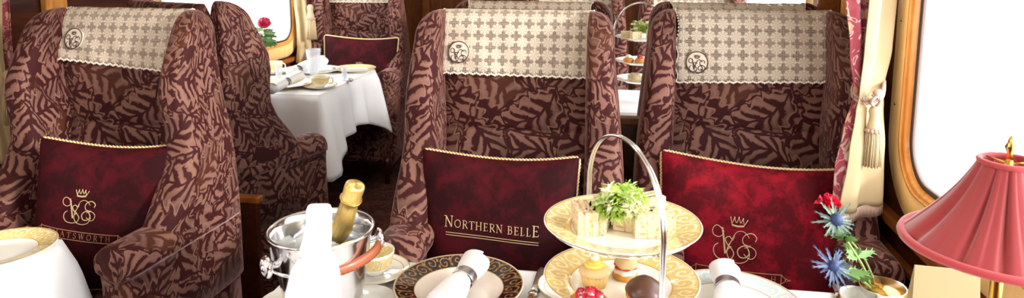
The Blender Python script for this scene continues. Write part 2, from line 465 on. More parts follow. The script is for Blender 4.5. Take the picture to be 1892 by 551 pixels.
# far end: door with sunk panels, mouldings
d = struct(MB().box(-.86, -.12, YF - .05, YF, 0, 2.02).build('door_1', M_['wood_end'], bevel=.006))
MB().box(-.76, -.22, YF - .055, YF - .045, 1.05, 1.85).build('door_glass', mat('door_dark_glass', (30, 34, 44), .1), d)
MB().tube([(-.8, YF - .06, 1.0), (-.8, YF - .10, 1.0), (-.7, YF - .10, 1.0)], .009).build('door_handle', M_['brass'], d)
for j, x in enumerate((-1.62, -1.28, -.98, -.02)):
    struct(MB().box(x - .03, x + .03, YF - .04, YF, 0, 2.02).build('trim_%d' % (12 + j), M_['wood_mid'], bevel=.006))
# fill lamps added on the unseen ceiling, with glowing domes
for i, y in enumerate((-1.6, -.2, 1.6, 3.6)):
    t_ = thing('fill_lamp', ['added round opal fill lamp over the aisle behind the camera', 'added round opal fill lamp over the aisle above the camera', 'added round opal fill lamp above the middle seats', 'added round opal fill lamp nearest the far door'][i], 'lamp', (-.8, y, ZC), group='added ceiling fill lamps')
    MB().lathe([(.17, 0), (.17, -.02), (.15, -.03), (.14, -.03)], 40).build('lamp_rim', M_['brass'], t_)
    MB().lathe([(.14, -.028), (.12, -.05), (.07, -.07), (0, -.078)], 40).build('lamp_shade', mat('opal_glass', (255, 240, 220), .4, emit=((255, 236, 208), 3)), t_)
    ld = bpy.data.lights.new('ceiling_fill', 'AREA'); ld.shape = 'DISK'; ld.size = .3; ld.energy = [16, 11, 3, 4][i]; ld.color = (1, .9, .78)
    lo = bpy.data.objects.new('ceiling_fill', ld); COL.objects.link(lo); lo.location = (-.8, y, ZC - .09)
# daylight: bright overcast sky, led in through the windows
W = bpy.data.worlds.new('sky'); SC.world = W; W.use_nodes = True
W.node_tree.nodes['Background'].inputs[0].default_value = (.95, .975, 1, 1); W.node_tree.nodes['Background'].inputs[1].default_value = 7
for X, sg, wins in ((XR, 1, WIN_R), (XL, -1, WIN_L)):
    for w in wins:
        ld = bpy.data.lights.new('window_portal', 'AREA'); ld.shape = 'RECTANGLE'; ld.size = WZ1 - WZ0; ld.size_y = w[1] - w[0]; ld.cycles.is_portal = True
        lo = bpy.data.objects.new('window_portal', ld); COL.objects.link(lo); lo.location = (X + sg * .06, (w[0] + w[1]) / 2, (WZ0 + WZ1) / 2)
        lo.rotation_euler = (0, sg * pi / 2, 0)

sn = bpy.data.lights.new('sun', 'SUN'); sn.energy = 4.8; sn.angle = radians(9); sn.color = (1, .97, .93)
so = bpy.data.objects.new('sun', sn); COL.objects.link(so); so.location = (4, -1, 3); so.rotation_euler = Vector((-1, .36, -.27)).to_track_quat('-Z', 'Y').to_euler()
# ================================================================= CHAIRS
CW = .324; BI = .222; HB = 1.275
def yb(z): return .10 + (z - .45) * .10 - .022 * (sin(pi * ss(.50, .93, z)) ** 1) * (z < .93) - .03 * sin(pi * ss(.93, 1.30, z)) * (z >= .93)
def yrear(z): return .248 + (z - .45) * .01
def make_chair(label, loc, rz=0, group='leaf tapestry wing chairs', arm_front=-.235):
    t = thing('wing_chair', label, 'chair', loc, rz, group)
    # back
    secs = []; zs = [.30, .45, .52, .6, .7, .8, .87, .91, .925, .93, .935, .95, .99, 1.05, 1.12, 1.18, 1.22, 1.245, 1.262, 1.272, 1.276]
    for z in zs:
        s_ = 1 - (1 - sqrt(max(0, 1 - (ss(0, 1, (z - 1.20) / .0762) * .98) ** 2))) if z > 1.2 else 1
        k_ = 1 if z <= 1.2 else sqrt(max(.01, 1 - ((z - 1.20) / .078) ** 2))
        crease = .008 * math.exp(-((z - .93) / .006) ** 2)
        y0 = yb(z) + crease; y1 = yrear(z); c = (y0 + y1) / 2; h = (y1 - y0) / 2 * k_; w = (BI + .02) * (1 - .13 * ss(1.16, 1.24, z))
        row = []
        N = 32
        for j in range(N):
            a = 2 * pi * j / N
            row.append((w * (abs(cos(a)) ** .35) * (1 if cos(a) >= 0 else -1), c + h * (abs(sin(a)) ** .6) * (1 if sin(a) >= 0 else -1), z + .012 * (k_ < 1) * (1 - (cos(a)) ** 2) * 0))
        secs.append(row)
    MB().loft(secs, u0=.31).build('backrest', M_['chair'], t)
    for sg in (-1, 1):
        # wing
        secs = []; H = 1.285; R = .068
        zs = [.45, .55, .65, .72, .78, .84, .9, .96, 1.02, 1.08, 1.13, 1.17, 1.2, 1.22, 1.235, 1.25, 1.262, 1.272, 1.28, 1.2845]
        for z in zs:
            q = max(0, (z - (H - R)) / R); rr = R * (1 - sqrt(max(0, 1 - min(1, q) ** 2)))
            xo = CW - .038 * ss(.74, 1.26, z) - rr * .85; xi = BI - .012 + .02 * ss(.6, 1.0, z) * 0 + rr * .10
            f = .09 + .13 * (1 - ss(.66, .95, z)) + .05 * sin(pi * ss(.78, 1.25, z))
            y0 = yb(z) - f + rr * 1.2; y1 = yrear(z) - .045 * ss(.6, 1.2, z) - rr * .5
            cx, cy = (xo + xi) / 2, (y0 + y1) / 2; hx, hy = (xo - xi) / 2, (y1 - y0) / 2; row = []
            N = 36
            for j in range(N):
                a = 2 * pi * j / N; ca, sa = cos(a), sin(a)
                row.append((sg * (cx + hx * abs(ca) ** .5 * (1 if ca >= 0 else -1)), cy + hy * abs(sa) ** .55 * (1 if sa >= 0 else -1), z))
            if sg < 0: row = row[::-1]
            secs.append(row)
        MB().loft(secs, u0=1.3 + sg * .9, v0=.2).build('wing', M_['chair'], t)
        # arm: upholstered panel with rolled top
        b = MB(); secs = []
        def armsec(y, k, zt):
            zb = .16; xo, xi = CW - .004, BI - .018; zr = zt - .055
            pts = [(xi + .01, zb), (xi + .01, zr - .05), (xi - .008, zr - .01), (xi - .012, zr + .02), (xi + .005, zt - .012), ((xo + xi) / 2 - .02, zt), ((xo + xi) / 2 + .02, zt), (xo - .008, zt - .012), (xo + .006, zr + .018), (xo + .005, zr - .012), (xo - .006, zr - .05), (xo - .006, zb)]
            cx, cz = (xo + xi) / 2, zt - .1
            out = []
            for (x, z) in smooth_path([(p[0], p[1], 0) for p in pts], 3, True) and [(q.x, q.y) for q in smooth_path([(p[0], p[1], 0) for p in pts], 3, True)]:
                out.append((sg * (cx + (x - cx) * k), y, cz + (z - cz) * (k if z > cz else (1 - (1 - k) * .1))))
            return out if sg > 0 else out[::-1]
        zt0, zt1 = .715, .722
        for y, k_ in ((.2, 1), (.12, 1), (.02, 1), (-.08, 1), (arm_front + .04, 1), (arm_front + .02, .985), (arm_front + .008, .95), (arm_front + .001, .88), (arm_front, .8), (arm_front - .0005, .6), (arm_front - .001, .35), (arm_front - .001, .08)):
            secs.append(armsec(y, k_, zt0 + (zt1 - zt0) * ss(.2, -.1, y) if False else zt0 + (zt1 - zt0) * (.2 - y) / .4))
        b.loft(secs, u0=.4 + sg * .3, v0=.8).build('armrest', M_['chair'], t)
        for yy in (-.24, .20):
            MB().lathe([(.0, 0), (.014, 0), (.022, .14), (.022, .17), (0, .17)], 16, Matrix.Translation((sg * .26, yy, 0))).build('leg', M_['wood_dark'], t)
    MB().box(-.215, .215, -.28, .2, .15, .36).build('seat_base', M_['chair'], t, bevel=.02)
    secs = []
    for z, k_ in ((.355, .9), (.36, .97), (.38, 1), (.44, 1), (.475, .98), (.492, .93), (.50, .8), (.503, .5)):
        row = []
        for j in range(40):
            a = 2 * pi * j / 40; ca, sa = cos(a), sin(a)
            row.append((.212 * k_ * abs(ca) ** .3 * (1 if ca >= 0 else -1), -.08 + .215 * k_ * abs(sa) ** .3 * (1 if sa >= 0 else -1), z))
        secs.append(row)
    MB().loft(secs).build('seat_cushion', M_['chair'], t)
    return t

chair_mid = make_chair('wing chair in red leaf tapestry holding the NORTHERN BELLE cushion', (-.30, 1.80, 0))
CH = {}
CH['right'] = dup(chair_mid, (.372, 1.91, 0), radians(-1), 'wing chair in red leaf tapestry beside the near curtain with a crested crimson cushion')
CH['left'] = dup(chair_mid, (-1.485, 1.68, 0), radians(-2), 'wing chair in shaded leaf tapestry at left holding the CHATSWORTH cushion')
CH['a'] = dup(chair_mid, (-1.55, 2.45, 0), pi - radians(20), 'wing chair seen from behind, its back to the chair with the CHATSWORTH cushion')
CH['e'] = dup(chair_mid, (-.31, 2.57, 0), pi, 'wing chair facing away, hidden behind the chair with the NORTHERN BELLE cushion')
CH['f'] = dup(chair_mid, (.39, 2.60, 0), pi, 'wing chair facing away, hidden behind the chair beside the near curtain')
CH['b'] = dup(chair_mid, (-1.71, 4.22, 0), radians(4), 'wing chair at the far left window holding a shade-toned red cushion with cream rope')
CH['c'] = dup(chair_mid, (-.262, 3.86, 0), 0, 'far wing chair facing the camera across the right hand far table, aisle side')
CH['d'] = dup(chair_mid, (.40, 3.86, 0), 0, 'far wing chair facing the camera across the right hand far table, window side')

# ================================================================= STROKES (emblems, lettering)
def U(pts, s=1 / 150, cx=360, cy=220): return [((x - cx) * s, (cy - y) * s) for x, y in pts]
MONO = [
 (U([(297,178),(280,148),(255,136),(236,160),(240,195),(268,210),(292,194),(298,165)]), 5, 0),
 (U([(288,146),(296,190),(304,250),(312,310)]), 10, 0),
 (U([(312,310),(335,250),(352,200),(372,165),(402,158),(428,176),(440,196)]), 4, 0),
 (U([(474,214),(480,188),(456,165),(422,175),(404,205),(412,236),(442,246),(448,240)]), 5.5, 0),
 (U([(442,246),(405,252),(380,282),(392,320),(425,322),(445,292),(434,262),(420,244)]), 6.5, 0),
 (U([(418,262),(450,250),(478,270),(480,300),(462,325),(438,322),(415,300)]), 4.5, 0),
 (U([(348,220),(330,200),(309,216),(320,248),(345,275),(360,306),(345,340),(305,350),(264,336),(246,300),(252,266),(272,250)]), 5.5, 0),
 (U([(345,262),(322,290),(330,330),(358,356),(398,360),(432,342),(447,305),(438,270)]), 5, 0),
 (U([(360,190),(352,215),(330,250),(322,285)]), 4, 0),
]
CROWN = [
 (U([(338,133),(374,139),(410,134)]), 12, 0),
 (U([(340,130),(330,90)]), 5, 0), (U([(410,130),(427,99)]), 5, 0),
 (U([(340,124),(346,104),(353,88),(358,106),(366,116),(372,102),(378,84),(384,104),(390,116),(396,104),(402,90),(405,108),(410,124)]), 4.5, 0),
 (U([(327,86),(333,88)]), 9, 0), (U([(350,83),(356,85)]), 9, 0), (U([(375,80),(381,82)]), 9, 0), (U([(400,86),(406,88)]), 9, 0), (U([(425,95),(431,97)]), 9, 0),
]
# serif capitals, unit height; (width, [(points, thick?)])
def arc(cx, cy, rx, ry, a0, a1, n=12): return [(cx + rx * cos(radians(a0 + (a1 - a0) * i / n)), cy + ry * sin(radians(a0 + (a1 - a0) * i / n))) for i in range(n + 1)]
K, T_ = .115, .055
def sf(x, y, w=.13): return ([(x - w, y), (x + w, y)], T_)
GL = {
 'N': (.82, [([(.14, 0), (.14, 1)], T_), ([(.12, 1), (.7, 0)], K), ([(.7, 0), (.7, 1)], T_), sf(.14, 0), sf(.06, 1, .1), sf(.7, 1)]),
 'O': (.9, [(arc(.43, .5, .37, .47, 0, 360, 28), .085)]),
 'R': (.74, [([(.16, 0), (.16, 1)], K), (([(.16, .97)] + arc(.36, .74, .22, .235, 90, -90) + [(.16, .5)]), .07), ([(.34, .5), (.66, .0)], K), sf(.16, 0), sf(.08, 1, .07), sf(.68, 0, .06)]),
 'T': (.72, [([(.35, 0), (.35, 1)], K), ([(.02, .97), (.68, .97)], T_), ([(.03, .97), (.01, .8)], T_), ([(.67, .97), (.69, .8)], T_), sf(.35, 0)]),
 'H': (.88, [([(.15, 0), (.15, 1)], K), ([(.7, 0), (.7, 1)], K), ([(.15, .5), (.7, .5)], T_), sf(.15, 0), sf(.15, 1), sf(.7, 0), sf(.7, 1)]),
 'E': (.66, [([(.16, 0), (.16, 1)], K), ([(.16, .97), (.55, .97), (.56, .82)], T_), ([(.16, .51), (.44, .51)], T_), ([(.44, .6), (.44, .42)], T_), ([(.16, .03), (.57, .03), (.6, .2)], T_), sf(.12, 0, .1), sf(.12, 1, .1)]),
 'B': (.7, [([(.16, 0), (.16, 1)], K), (([(.16, .97)] + arc(.34, .75, .19, .22, 90, -90) + [(.16, .53)]), .07), (([(.16, .53)] + arc(.36, .28, .23, .25, 90, -90) + [(.16, .03)]), .075), sf(.09, 0, .07), sf(.09, 1, .07)]),
 'L': (.62, [([(.16, 0), (.16, 1)], K), ([(.16, .03), (.52, .03), (.56, .22)], T_), sf(.16, 1), sf(.12, 0, .1)]),
 'C': (.8, [(arc(.45, .5, .38, .47, 48, 312, 22), .085), ([(.70, .98), (.70, .74)], T_)]),
 'A': (.84, [([(.12, 0), (.42, 1)], T_), ([(.40, 1), (.72, 0)], K), ([(.24, .36), (.6, .36)], T_), sf(.12, 0, .1), sf(.72, 0, .1)]),
 'S': (.6, [([(.48, .8), (.44, .93), (.28, .98), (.12, .88), (.12, .7), (.28, .55), (.46, .42), (.5, .22), (.38, .05), (.2, .02), (.08, .14), (.06, .24)], .085)]),
 'W': (1.1, [([(.1, 1), (.33, 0)], K), ([(.33, 0), (.54, .95)], T_), ([(.52, 1), (.76, 0)], K), ([(.76, 0), (.98, 1)], T_), sf(.1, 1, .1), sf(.53, 1, .1), sf(.98, 1, .08)]),
}
def stroke(b, pts, w, fn, curve=True, n=4):
    P = smooth_path([(p[0], p[1], 0) for p in pts], n) if curve and len(pts) > 2 else [Vector((p[0], p[1], 0)) for p in pts]
    if len(P) == 2: P = [P[0].lerp(P[1], i / 6) for i in range(7)]
    L = []; R = []
    for i, p in enumerate(P):
        t = P[min(i + 1, len(P) - 1)] - P[max(i - 1, 0)]
        if t.length < 1e-9: continue
        t.normalize(); nn = Vector((-t.y, t.x, 0)) * w / 2
        L.append(p + nn); R.append(p - nn)
    vs = []; 
    for a, c in zip(L, R): vs += [fn(a.x, a.y, .0004), fn((a.x + c.x) / 2, (a.y + c.y) / 2, .0012), fn(c.x, c.y, .0004)]
    fs = []
    for i in range(len(L) - 1):
        fs += [(3 * i, 3 * i + 1, 3 * i + 4, 3 * i + 3), (3 * i + 1, 3 * i + 2, 3 * i + 5, 3 * i + 4)]
    b.add(vs, fs)
def text(b, s, x, y, h, fn, sizes=None, gap=.16, bend=None, wk=1):
    tot = 0
    for i, c in enumerate(s): tot += (GL[c][0] + gap) * h * (sizes[i] if sizes else 1) if c != ' ' else h * .5
    cx = x - tot / 2
    for i, c in enumerate(s):
        if c == ' ': cx += h * .5; continue
        hh = h * (sizes[i] if sizes else 1)
        for pts, w in GL[c][1]:
            q = [(cx + px * hh, y + py * hh + (bend(cx) if bend else 0)) for px, py in pts]
            stroke(b, q, w * hh * wk, fn, c in 'S' and len(q) > 5, 3)
        cx += (GL[c][0] + gap) * hh
    return tot

# ================================================================= LACE HEADREST COVERS
def make_lace(ch, w, zl, zr, label, crest=True, x0=None, sx=0., group='lace headrest covers', rear=.16):
    """cloth over the top of the chair back: hangs to height zl / zr at its left / right edge"""
    t = thing('lace_antimacassar', label, 'lace cover', ch.location, ch.rotation_euler.z, group)
    xc = sx; topc = HB
    def path(u):
        zb = zl + (zr - zl) * u; pts = []
        n = 14
        for i in range(n): pts.append((0, zb + (1.20 - zb) * i / n))
        for i in range(13): pts.append((1, pi * i / 12))
        for i in range(1, 8): pts.append((2, 1.20 - (rear) * i / 7))
        return pts
    def P(kind, v, x, off):
        if kind == 0: return Vector((x, yb(v) - off, v))
        if kind == 1:
            y0, y1 = yb(1.2), yrear(1.2); c = (y0 + y1) / 2; h = (y1 - y0) / 2; return Vector((x, c - cos(v) * (h + off), 1.20 + sin(v) * (.078 + off)))
        return Vector((x, yrear(v) + off, v))
    nu = 40; vs = []; rows = None; U_ = []; 
    for i in range(nu + 1):
        u = i / nu; pp = path(u); col = []
        for j, (kd, v) in enumerate(pp):
            x = xc + (u - .5) * w + (.004 * sin(j * .9 + u * 3) if u in (0, 1) else 0)
            off = .005 + .0025 * (1 + sin(u * 23 + j * .23)) * (1 if kd == 0 else .3)
            if j == 0 and i % 2: v -= .004
            col.append(P(kd, v, x, off))
        vs.append(col)
    nv = len(vs[0]) - 1; b = MB(); fs = []; uvs = []
    S = [0]
    mid = vs[nu // 2]
    for j in range(nv): S.append(S[-1] + (mid[j + 1] - mid[j]).length)
    flat = [p for c in vs for p in c]
    for i in range(nu):
        for j in range(nv):
            a = i * (nv + 1) + j; fs.append((a, a + nv + 1, a + nv + 2, a + 1))
            uvs.append([(w * i / nu, S[j]), (w * (i + 1) / nu, S[j]), (w * (i + 1) / nu, S[j + 1]), (w * i / nu, S[j + 1])])
    b.add(flat, fs, uvs); b.build('lace_cloth', M_['lace'], t, solid=.0016, off=0)
    # scalloped border of small picots
    e = MB()
    for i in range(nu * 2 + 1):
        u = i / (nu * 2); c = vs[min(nu, int(u * nu))]; d_ = vs[min(nu, int(u * nu) + 1)]; p = c[0].lerp(d_[0], u * nu - int(u * nu))
        e.ball(p + Vector((0, -.001, -.001)), .0034, 1, .5, 1, 6)
    for c in (vs[0], vs[-1]):
        for j in range(0, 27): 
            p = c[j]; e.ball(p, .0028, .8, .8, 1, 6)
            if j: e.ball((c[j] + c[j - 1]) / 2, .0028, .8, .8, 1, 6)
    e.build('lace_border', M_['lace_edge'], t)
    if crest:
        cx, cz = xc - w / 2 + .058, zl + .058
        def fn(x, y, o): return Vector((cx + x, yb(cz + y) - .0145 - o, cz + y))
        c = MB(); secs = [[fn(r * cos(2 * pi * j / 40), r * sin(2 * pi * j / 40), o) for j in range(40)] for r, o in ((.032, -.006), (.032, -.0012), (.025, -.0012), (.018, -.0012), (.011, -.0012), (.004, -.0012))]
        c.loft(secs, True, False, True); cc = c.build('crest_patch', M_['crest_cloth'], t)
        k_ = MB(); stroke(k_, arc(0, 0, .0308, .0308, 0, 360, 48), .0026, fn, False)
        for pts, wd, _ in MONO: stroke(k_, [(x * .028, y * .027 - .0035) for x, y in pts], max(.0019, wd * .00024), fn)
        for pts, wd, _ in CROWN: stroke(k_, [((x - .1) * .026, y * .024 - .0005) for x, y in pts], max(.0015, wd * .00022), fn)
        k_.build('crest_embroidery', M_['crest_ink'], t)
    return t
make_lace(chair_mid, .445, 1.105, 1.100, 'cream lace headrest cover above the NORTHERN BELLE cushion')
make_lace(CH['right'], .435, 1.075, 1.088, 'cream lace headrest cover on the chair beside the near curtain', sx=.012)
make_lace(CH['left'], .42, 1.135, 1.105, 'cream lace headrest cover above the CHATSWORTH cushion', sx=-.01)
make_lace(CH['e'], .43, 1.1, 1.1, 'lace headrest cover peeping over the top of the chair with the NORTHERN BELLE cushion', False)
make_lace(CH['f'], .43, 1.1, 1.1, 'lace headrest cover on the chair turned away behind the near curtain chair', False)
make_lace(CH['b'], .42, 1.13, 1.13, 'lace headrest cover on the chair at the far left window', False)
make_lace(CH['c'], .42, 1.12, 1.11, 'lace headrest cover on the far aisle-side chair above the cake stand', False)
make_lace(CH['d'], .44, 1.12, 1.10, 'lace headrest cover on the far window-side chair right of the cake stand', False)

# ================================================================= CUSHIONS
def make_cushion(name_label, loc, rot, w, h, T=.055, ropy=True, mode=None, m='velvet', group='maroon velvet cushions'):
    t = thing('velvet_cushion', name_label, 'cushion', loc, 0, group, rot=rot)
    def xy(u, v):
        x = u * w / 2 * (1 - .045 * (1 - v * v)); z = v * h / 2 * (1 - .07 * (1 - u * u) - .02 * sin(u * 2.2 + .6))
        return x, z + h / 2
    def th(u, v): return T * (max(0, (1 - u ** 4) * (1 - v ** 4))) ** .42 * (1 + .06 * sin(5 * u + 3 * v) * cos(4 * v))
    def front(u, v): x, z = xy(u, v); return Vector((x, -th(u, v), z))
    b = MB(); n = 36
    f_ = lambda s_: (lambda a, c: (lambda u, v: Vector((xy(u, v)[0], s_ * th(u, v), xy(u, v)[1])))(sin((a * 2 - 1) * pi / 2), sin((c * 2 - 1) * pi / 2)))
    b.grid(f_(-1), n, n); b.grid(lambda a, c: f_(1)(1 - a, c), n, n); b.build('cover', M_[m], t)
    pth = []
    for i in range(48): pth.append((-1 + 2 * i / 48, 1))
    for i in range(48): pth.append((1, 1 - 2 * i / 48))
    for i in range(48): pth.append((1 - 2 * i / 48, -1))
    for i in range(48): pth.append((-1, -1 + 2 * i / 48))
    P3 = [Vector((xy(u, v)[0], 0, xy(u, v)[1])) for u, v in pth]
    # round the corners a little
    n_ = len(P3); 
    for _ in range(3): P3 = [(P3[i - 1] + P3[i] * 2 + P3[(i + 1) % n_]) / 4 for i in range(n_)]
    r = MB()
    if ropy:
        L = [0]
        for i in range(n_): L.append(L[-1] + (P3[(i + 1) % n_] - P3[i]).length)
        N = int(L[-1] / .0022); turns = round(L[-1] / .020)
        for st in range(2):
            pts = []; k_ = 0
            for q in range(N):
                s_ = L[-1] * q / N
                while k_ < n_ - 1 and L[k_ + 1] < s_: k_ += 1
                a, c = P3[k_], P3[(k_ + 1) % n_]; p = a.lerp(c, (s_ - L[k_]) / (L[k_ + 1] - L[k_])); tg = (c - a).normalized()
                e1 = Vector((0, 1, 0)); e2 = tg.cross(e1); an = 2 * pi * turns * q / N + st * pi
                pts.append(p + (e1 * cos(an) + e2 * sin(an)) * .0026)
            r.tube(pts, .0030, 6, True)
    else: r.tube(P3, .0062, 8, True)
    r.build('rope_piping', M_['rope'], t)
    def fn(x, y, o):
        u = max(-.98, min(.98, x / (w / 2 * .97))); v = max(-.98, min(.98, (y) / (h / 2 * .96)))
        for _ in range(4):
            qx, qz = xy(u, v); u += (x - qx) / (w / 2); v += (y - (qz - h / 2)) / (h / 2)
            u = max(-.98, min(.98, u)); v = max(-.98, min(.98, v))
        p = front(u, v); p.y -= o + .0012; return p
    if mode == 'belle':
        g = MB(); s_ = [1.3] + [1] * 7 + [1] + [1] * 4 + [1.35]
        tx = 'NORTHERN BELLE'; s_ = [1.35] + [1] * 12 + [1.35]
        wd = text(g, tx, -.008, .004, .0215, fn, s_, .13, lambda x: -.06 * x, 1.05)
        for dy in (0, -.008): stroke(g, [(-.008 - .128 + .256 * i / 12, -.010 + dy * .8 - .0075 * (-1 + 2 * i / 12)) for i in range(13)], .0019, fn, False)
        g.build('embroidered_name', M_['gold_thread'], t)
    if mode in ('crest', 'crest_banner', 'chatsworth'):
        sc = {'crest_banner': .062, 'crest': .06, 'chatsworth': .049}[mode]; g = MB(); dy = {'crest_banner': 0, 'crest': -.012, 'chatsworth': .035}[mode]
        sx_ = {'crest_banner': -.036, 'crest': 0, 'chatsworth': -.045}[mode]
        for pts, wd, _ in MONO: stroke(g, [(x * sc * 1.1 + sx_, y * sc + dy) for x, y in pts], max(.0014, wd * .00042), fn)
        for pts, wd, _ in CROWN: stroke(g, [(x * sc * 1.05 + sx_, y * sc + dy + .004) for x, y in pts], max(.0012, wd * .00036), fn)
        g.build('embroidered_monogram', M_['gold_thread'], t)
    if mode in ('chatsworth', 'crest_banner'):
        g = MB(); y0 = -.048 if mode == 'chatsworth' else -.090; bh = .0235; x0, x1 = (-.145, .065) if mode == 'chatsworth' else (-.13, .085)
        bd = lambda x: (.3 * (x + .02) ** 2) if mode != 'chatsworth' else (.5 * (x - .04) ** 2 - .03 * x)
        for s_ in (-1, 1):
            stroke(g, [(x0 + (x1 - x0) * i / 20, y0 + s_ * bh / 2 + bd(x0 + (x1 - x0) * i / 20)) for i in range(21)], .0024, fn, False)
        for x in (x0, x1): stroke(g, [(x, y0 - bh / 2 - .003 + bd(x)), (x, y0 + bh / 2 + .003 + bd(x))], .0024, fn, False)
        for e in (-1, 1):
            xe = x0 if e < 0 else x1; yy = y0 + bd(xe)
            stroke(g, [(xe, yy + bh / 2), (xe + e * .010, yy + .004), (xe + e * .010, yy - .004), (xe, yy - bh / 2)], .002, fn, False)
            stroke(g, [(xe + e * .010, yy), (xe + e * .014, yy + .004), (xe + e * .018, yy), (xe + e * .014, yy - .004), (xe + e * .010, yy)], .002, fn, False)
            stroke(g, [(xe + e * .018, yy), (xe + e * .024, yy)], .003, fn, False)
        if mode == 'chatsworth': text(g, 'CHATSWORTH', -.039, y0 - .0078, .0150, fn, None, .36, bd)
        else: text(g, 'H', x1 - .016, y0 - .0078, .0150, fn, None, .4, bd)
        g.build('embroidered_banner', M_['dull_thread'], t)
    return t
def lean(px, py, d, z0): pass
LEAN = radians(-11)
make_cushion('maroon velvet cushion embroidered NORTHERN BELLE in gold', (-.322, 1.745, .478), (LEAN, 0, radians(1)), .447, .425, mode='belle', m='velvet_shaded')
make_cushion('crimson velvet cushion with gold crown monogram, beside the near curtain', (.342, 1.80, .480), (LEAN, radians(2), radians(-4)), .48, .42, mode='crest_banner')
make_cushion('shade-toned maroon velvet cushion with gold monogram and CHATSWORTH banner', (-1.425, 1.60, .50), (LEAN, radians(3), radians(12)), .385, .43, mode='chatsworth', m='velvet_shaded')
make_cushion('shade-toned red velvet cushion on the far left window chair behind the laid table', (-1.66, 4.13, .49), (LEAN, radians(1), radians(6)), .49, .43, ropy=False, mode='crest', m='velvet_shaded')
# partitions between back-to-back seats
t_ = thing('seat_partition', 'low dark wooden partition between the back-to-back chairs at left', 'partition', (-1.5, 2.045, 0))
MB().box(-.6, .31, -.012, .012, 0, .62).build('panel', M_['wood_dark'], t_, bevel=.003)
MB().box(-.61, .32, -.018, .018, .62, .64).build('cap_rail', M_['wood_mid'], t_, bevel=.003)
t_ = thing('seat_partition', 'wooden partition between the back-to-back chairs right of the aisle', 'partition', (.03, 2.195, 0))
MB().box(-.60, .70, -.012, .012, 0, .90).build('panel', M_['wood_dark'], t_, bevel=.003)
MB().box(-.61, .71, -.018, .018, .90, .925).build('cap_rail', M_['wood_mid'], t_, bevel=.003)
# ================================================================= TABLES AND CLOTHS
TZ = .75
def make_table(label, cl_label, x0, x1, y0, y1, drop, corner, sides, legx):
    t = thing('dining_table', label, 'table', ((x0 + x1) / 2, (y0 + y1) / 2, 0), 0, 'dining tables')
    hx, hy = (x1 - x0) / 2, (y1 - y0) / 2
    MB().box(-hx + .01, hx - .01, -hy + .01, hy - .01, TZ - .04, TZ - .006).build('table_top', M_['wood_dark'], t, bevel=.004)
    MB().lathe([(0, 0), (.16, 0), (.15, .02), (.05, .05), (.032, .10), (.032, .62), (.09, .71), (0, .712)], 28, Matrix.Translation((legx, 0, 0))).build('pedestal', M_['wood_dark'], t)
    # cloth: flat top, then a skirt that falls in folds and hangs lowest at the corners
    b = MB(); seg = []; r = .02; X0, X1, Y0, Y1 = -hx, hx, -hy, hy
    per = []
    def side(ax, ay, bx, by, on, nx, ny, n):
        for i in range(n): 
            f = i / n; per.append((ax + (bx - ax) * f, ay + (by - ay) * f, nx, ny, f, on, math.hypot(bx - ax, by - ay)))
    side(X0, Y0, X1, Y0, sides[0], 0, -1, 40); side(X1, Y0, X1, Y1, sides[1], 1, 0, 40); side(X1, Y1, X0, Y1, sides[2], 0, 1, 40); side(X0, Y1, X0, Y0, sides[3], -1, 0, 40)
    n = len(per); rows = 14; vs = []
    for j in range(rows + 1):
        s_ = j / rows
        for i, (x, y, nx, ny, f, on, ln) in enumerate(per):
            e = min(f, 1 - f) * ln                      # distance to the nearest corner
            cn = math.exp(-(e / .11) ** 2) 
            k_ = 0
            # turn the outward direction gradually round the corner
            a = 0
            if f < .5: pv = per[(i - int(f * 40) - 1) % n]; ox, oy = pv[2], pv[3]; on2 = pv[5]
            else: pv = per[(i - int(f * 40) + 40) % n]; ox, oy = pv[2], pv[3]; on2 = pv[5]
            w2 = .5 * math.exp(-(e / .035)); dx, dy = nx * (1 - w2) + ox * w2, ny * (1 - w2) + oy * w2; q = math.hypot(dx, dy); dx /= q; dy /= q
            d_ = drop + (corner - drop) * math.exp(-(e / .16) ** 1.3) if on else (drop + (corner - drop) * math.exp(-(e / .16) ** 1.3)) if False else drop * .25
            if not on: d_ = .05
            bend = min(1, s_ * 6); out = .004 + .012 * ss(0, .2, s_) + s_ * (.03 + .075 * cn + .018 * sin(e * 38 + i * .05)) * (1 if on else .2)
            z = TZ + .0015 - d_ * s_ - (.004 if s_ > 0 else 0)
            if s_ == 0: out = 0
            vs.append((x + dx * out, y + dy * out, z))
    fs = []
    for j in range(rows):
        for i in range(n):
            k_ = (i + 1) % n; fs.append((j * n + i, (j + 1) * n + i, (j + 1) * n + k_, j * n + k_))
    b.add(vs, fs)
    top = [tuple(v) for v in vs[:n]]; inner = [(x * .97, y * .97, TZ + .003) for x, y, z in top]; inn2 = [(x * .5, y * .5, TZ + .003 ) for x, y, z in top]
    b.loft([top, inner, inn2], True, False, True)
    o = b.build('tablecloth', M_['cloth'], None, solid=.0012, off=1); o.location = t.location
    tag(o, cl_label, 'tablecloth', 'white tablecloths')
    return t
make_table('dining table under a white cloth in front of the two near cushioned chairs', 'white tablecloth under the ice bucket and the black rimmed plate', -.700, .66, .62, 1.418, .28, .36, (1, 1, 1, 1), .2)
make_table('small table under a white cloth at the left edge, beside the CHATSWORTH cushion', 'white tablecloth at the left edge under a single gold rimmed plate', -2.03, -1.345, .62, 1.405, .30, .42, (1, 1, 1, 1), 0)
make_table('dining table under a white cloth at the far left window', 'white tablecloth hanging in points on the far left table', -2.03, -1.46, 3.12, 3.90, .24, .40, (1, 1, 1, 1), 0)
make_table('dining table under a white cloth glimpsed between two wing chairs', 'white tablecloth under the far three-tier cake stand', -.60, .60, 2.98, 3.50, .22, .34, (1, 1, 1, 1), 0)

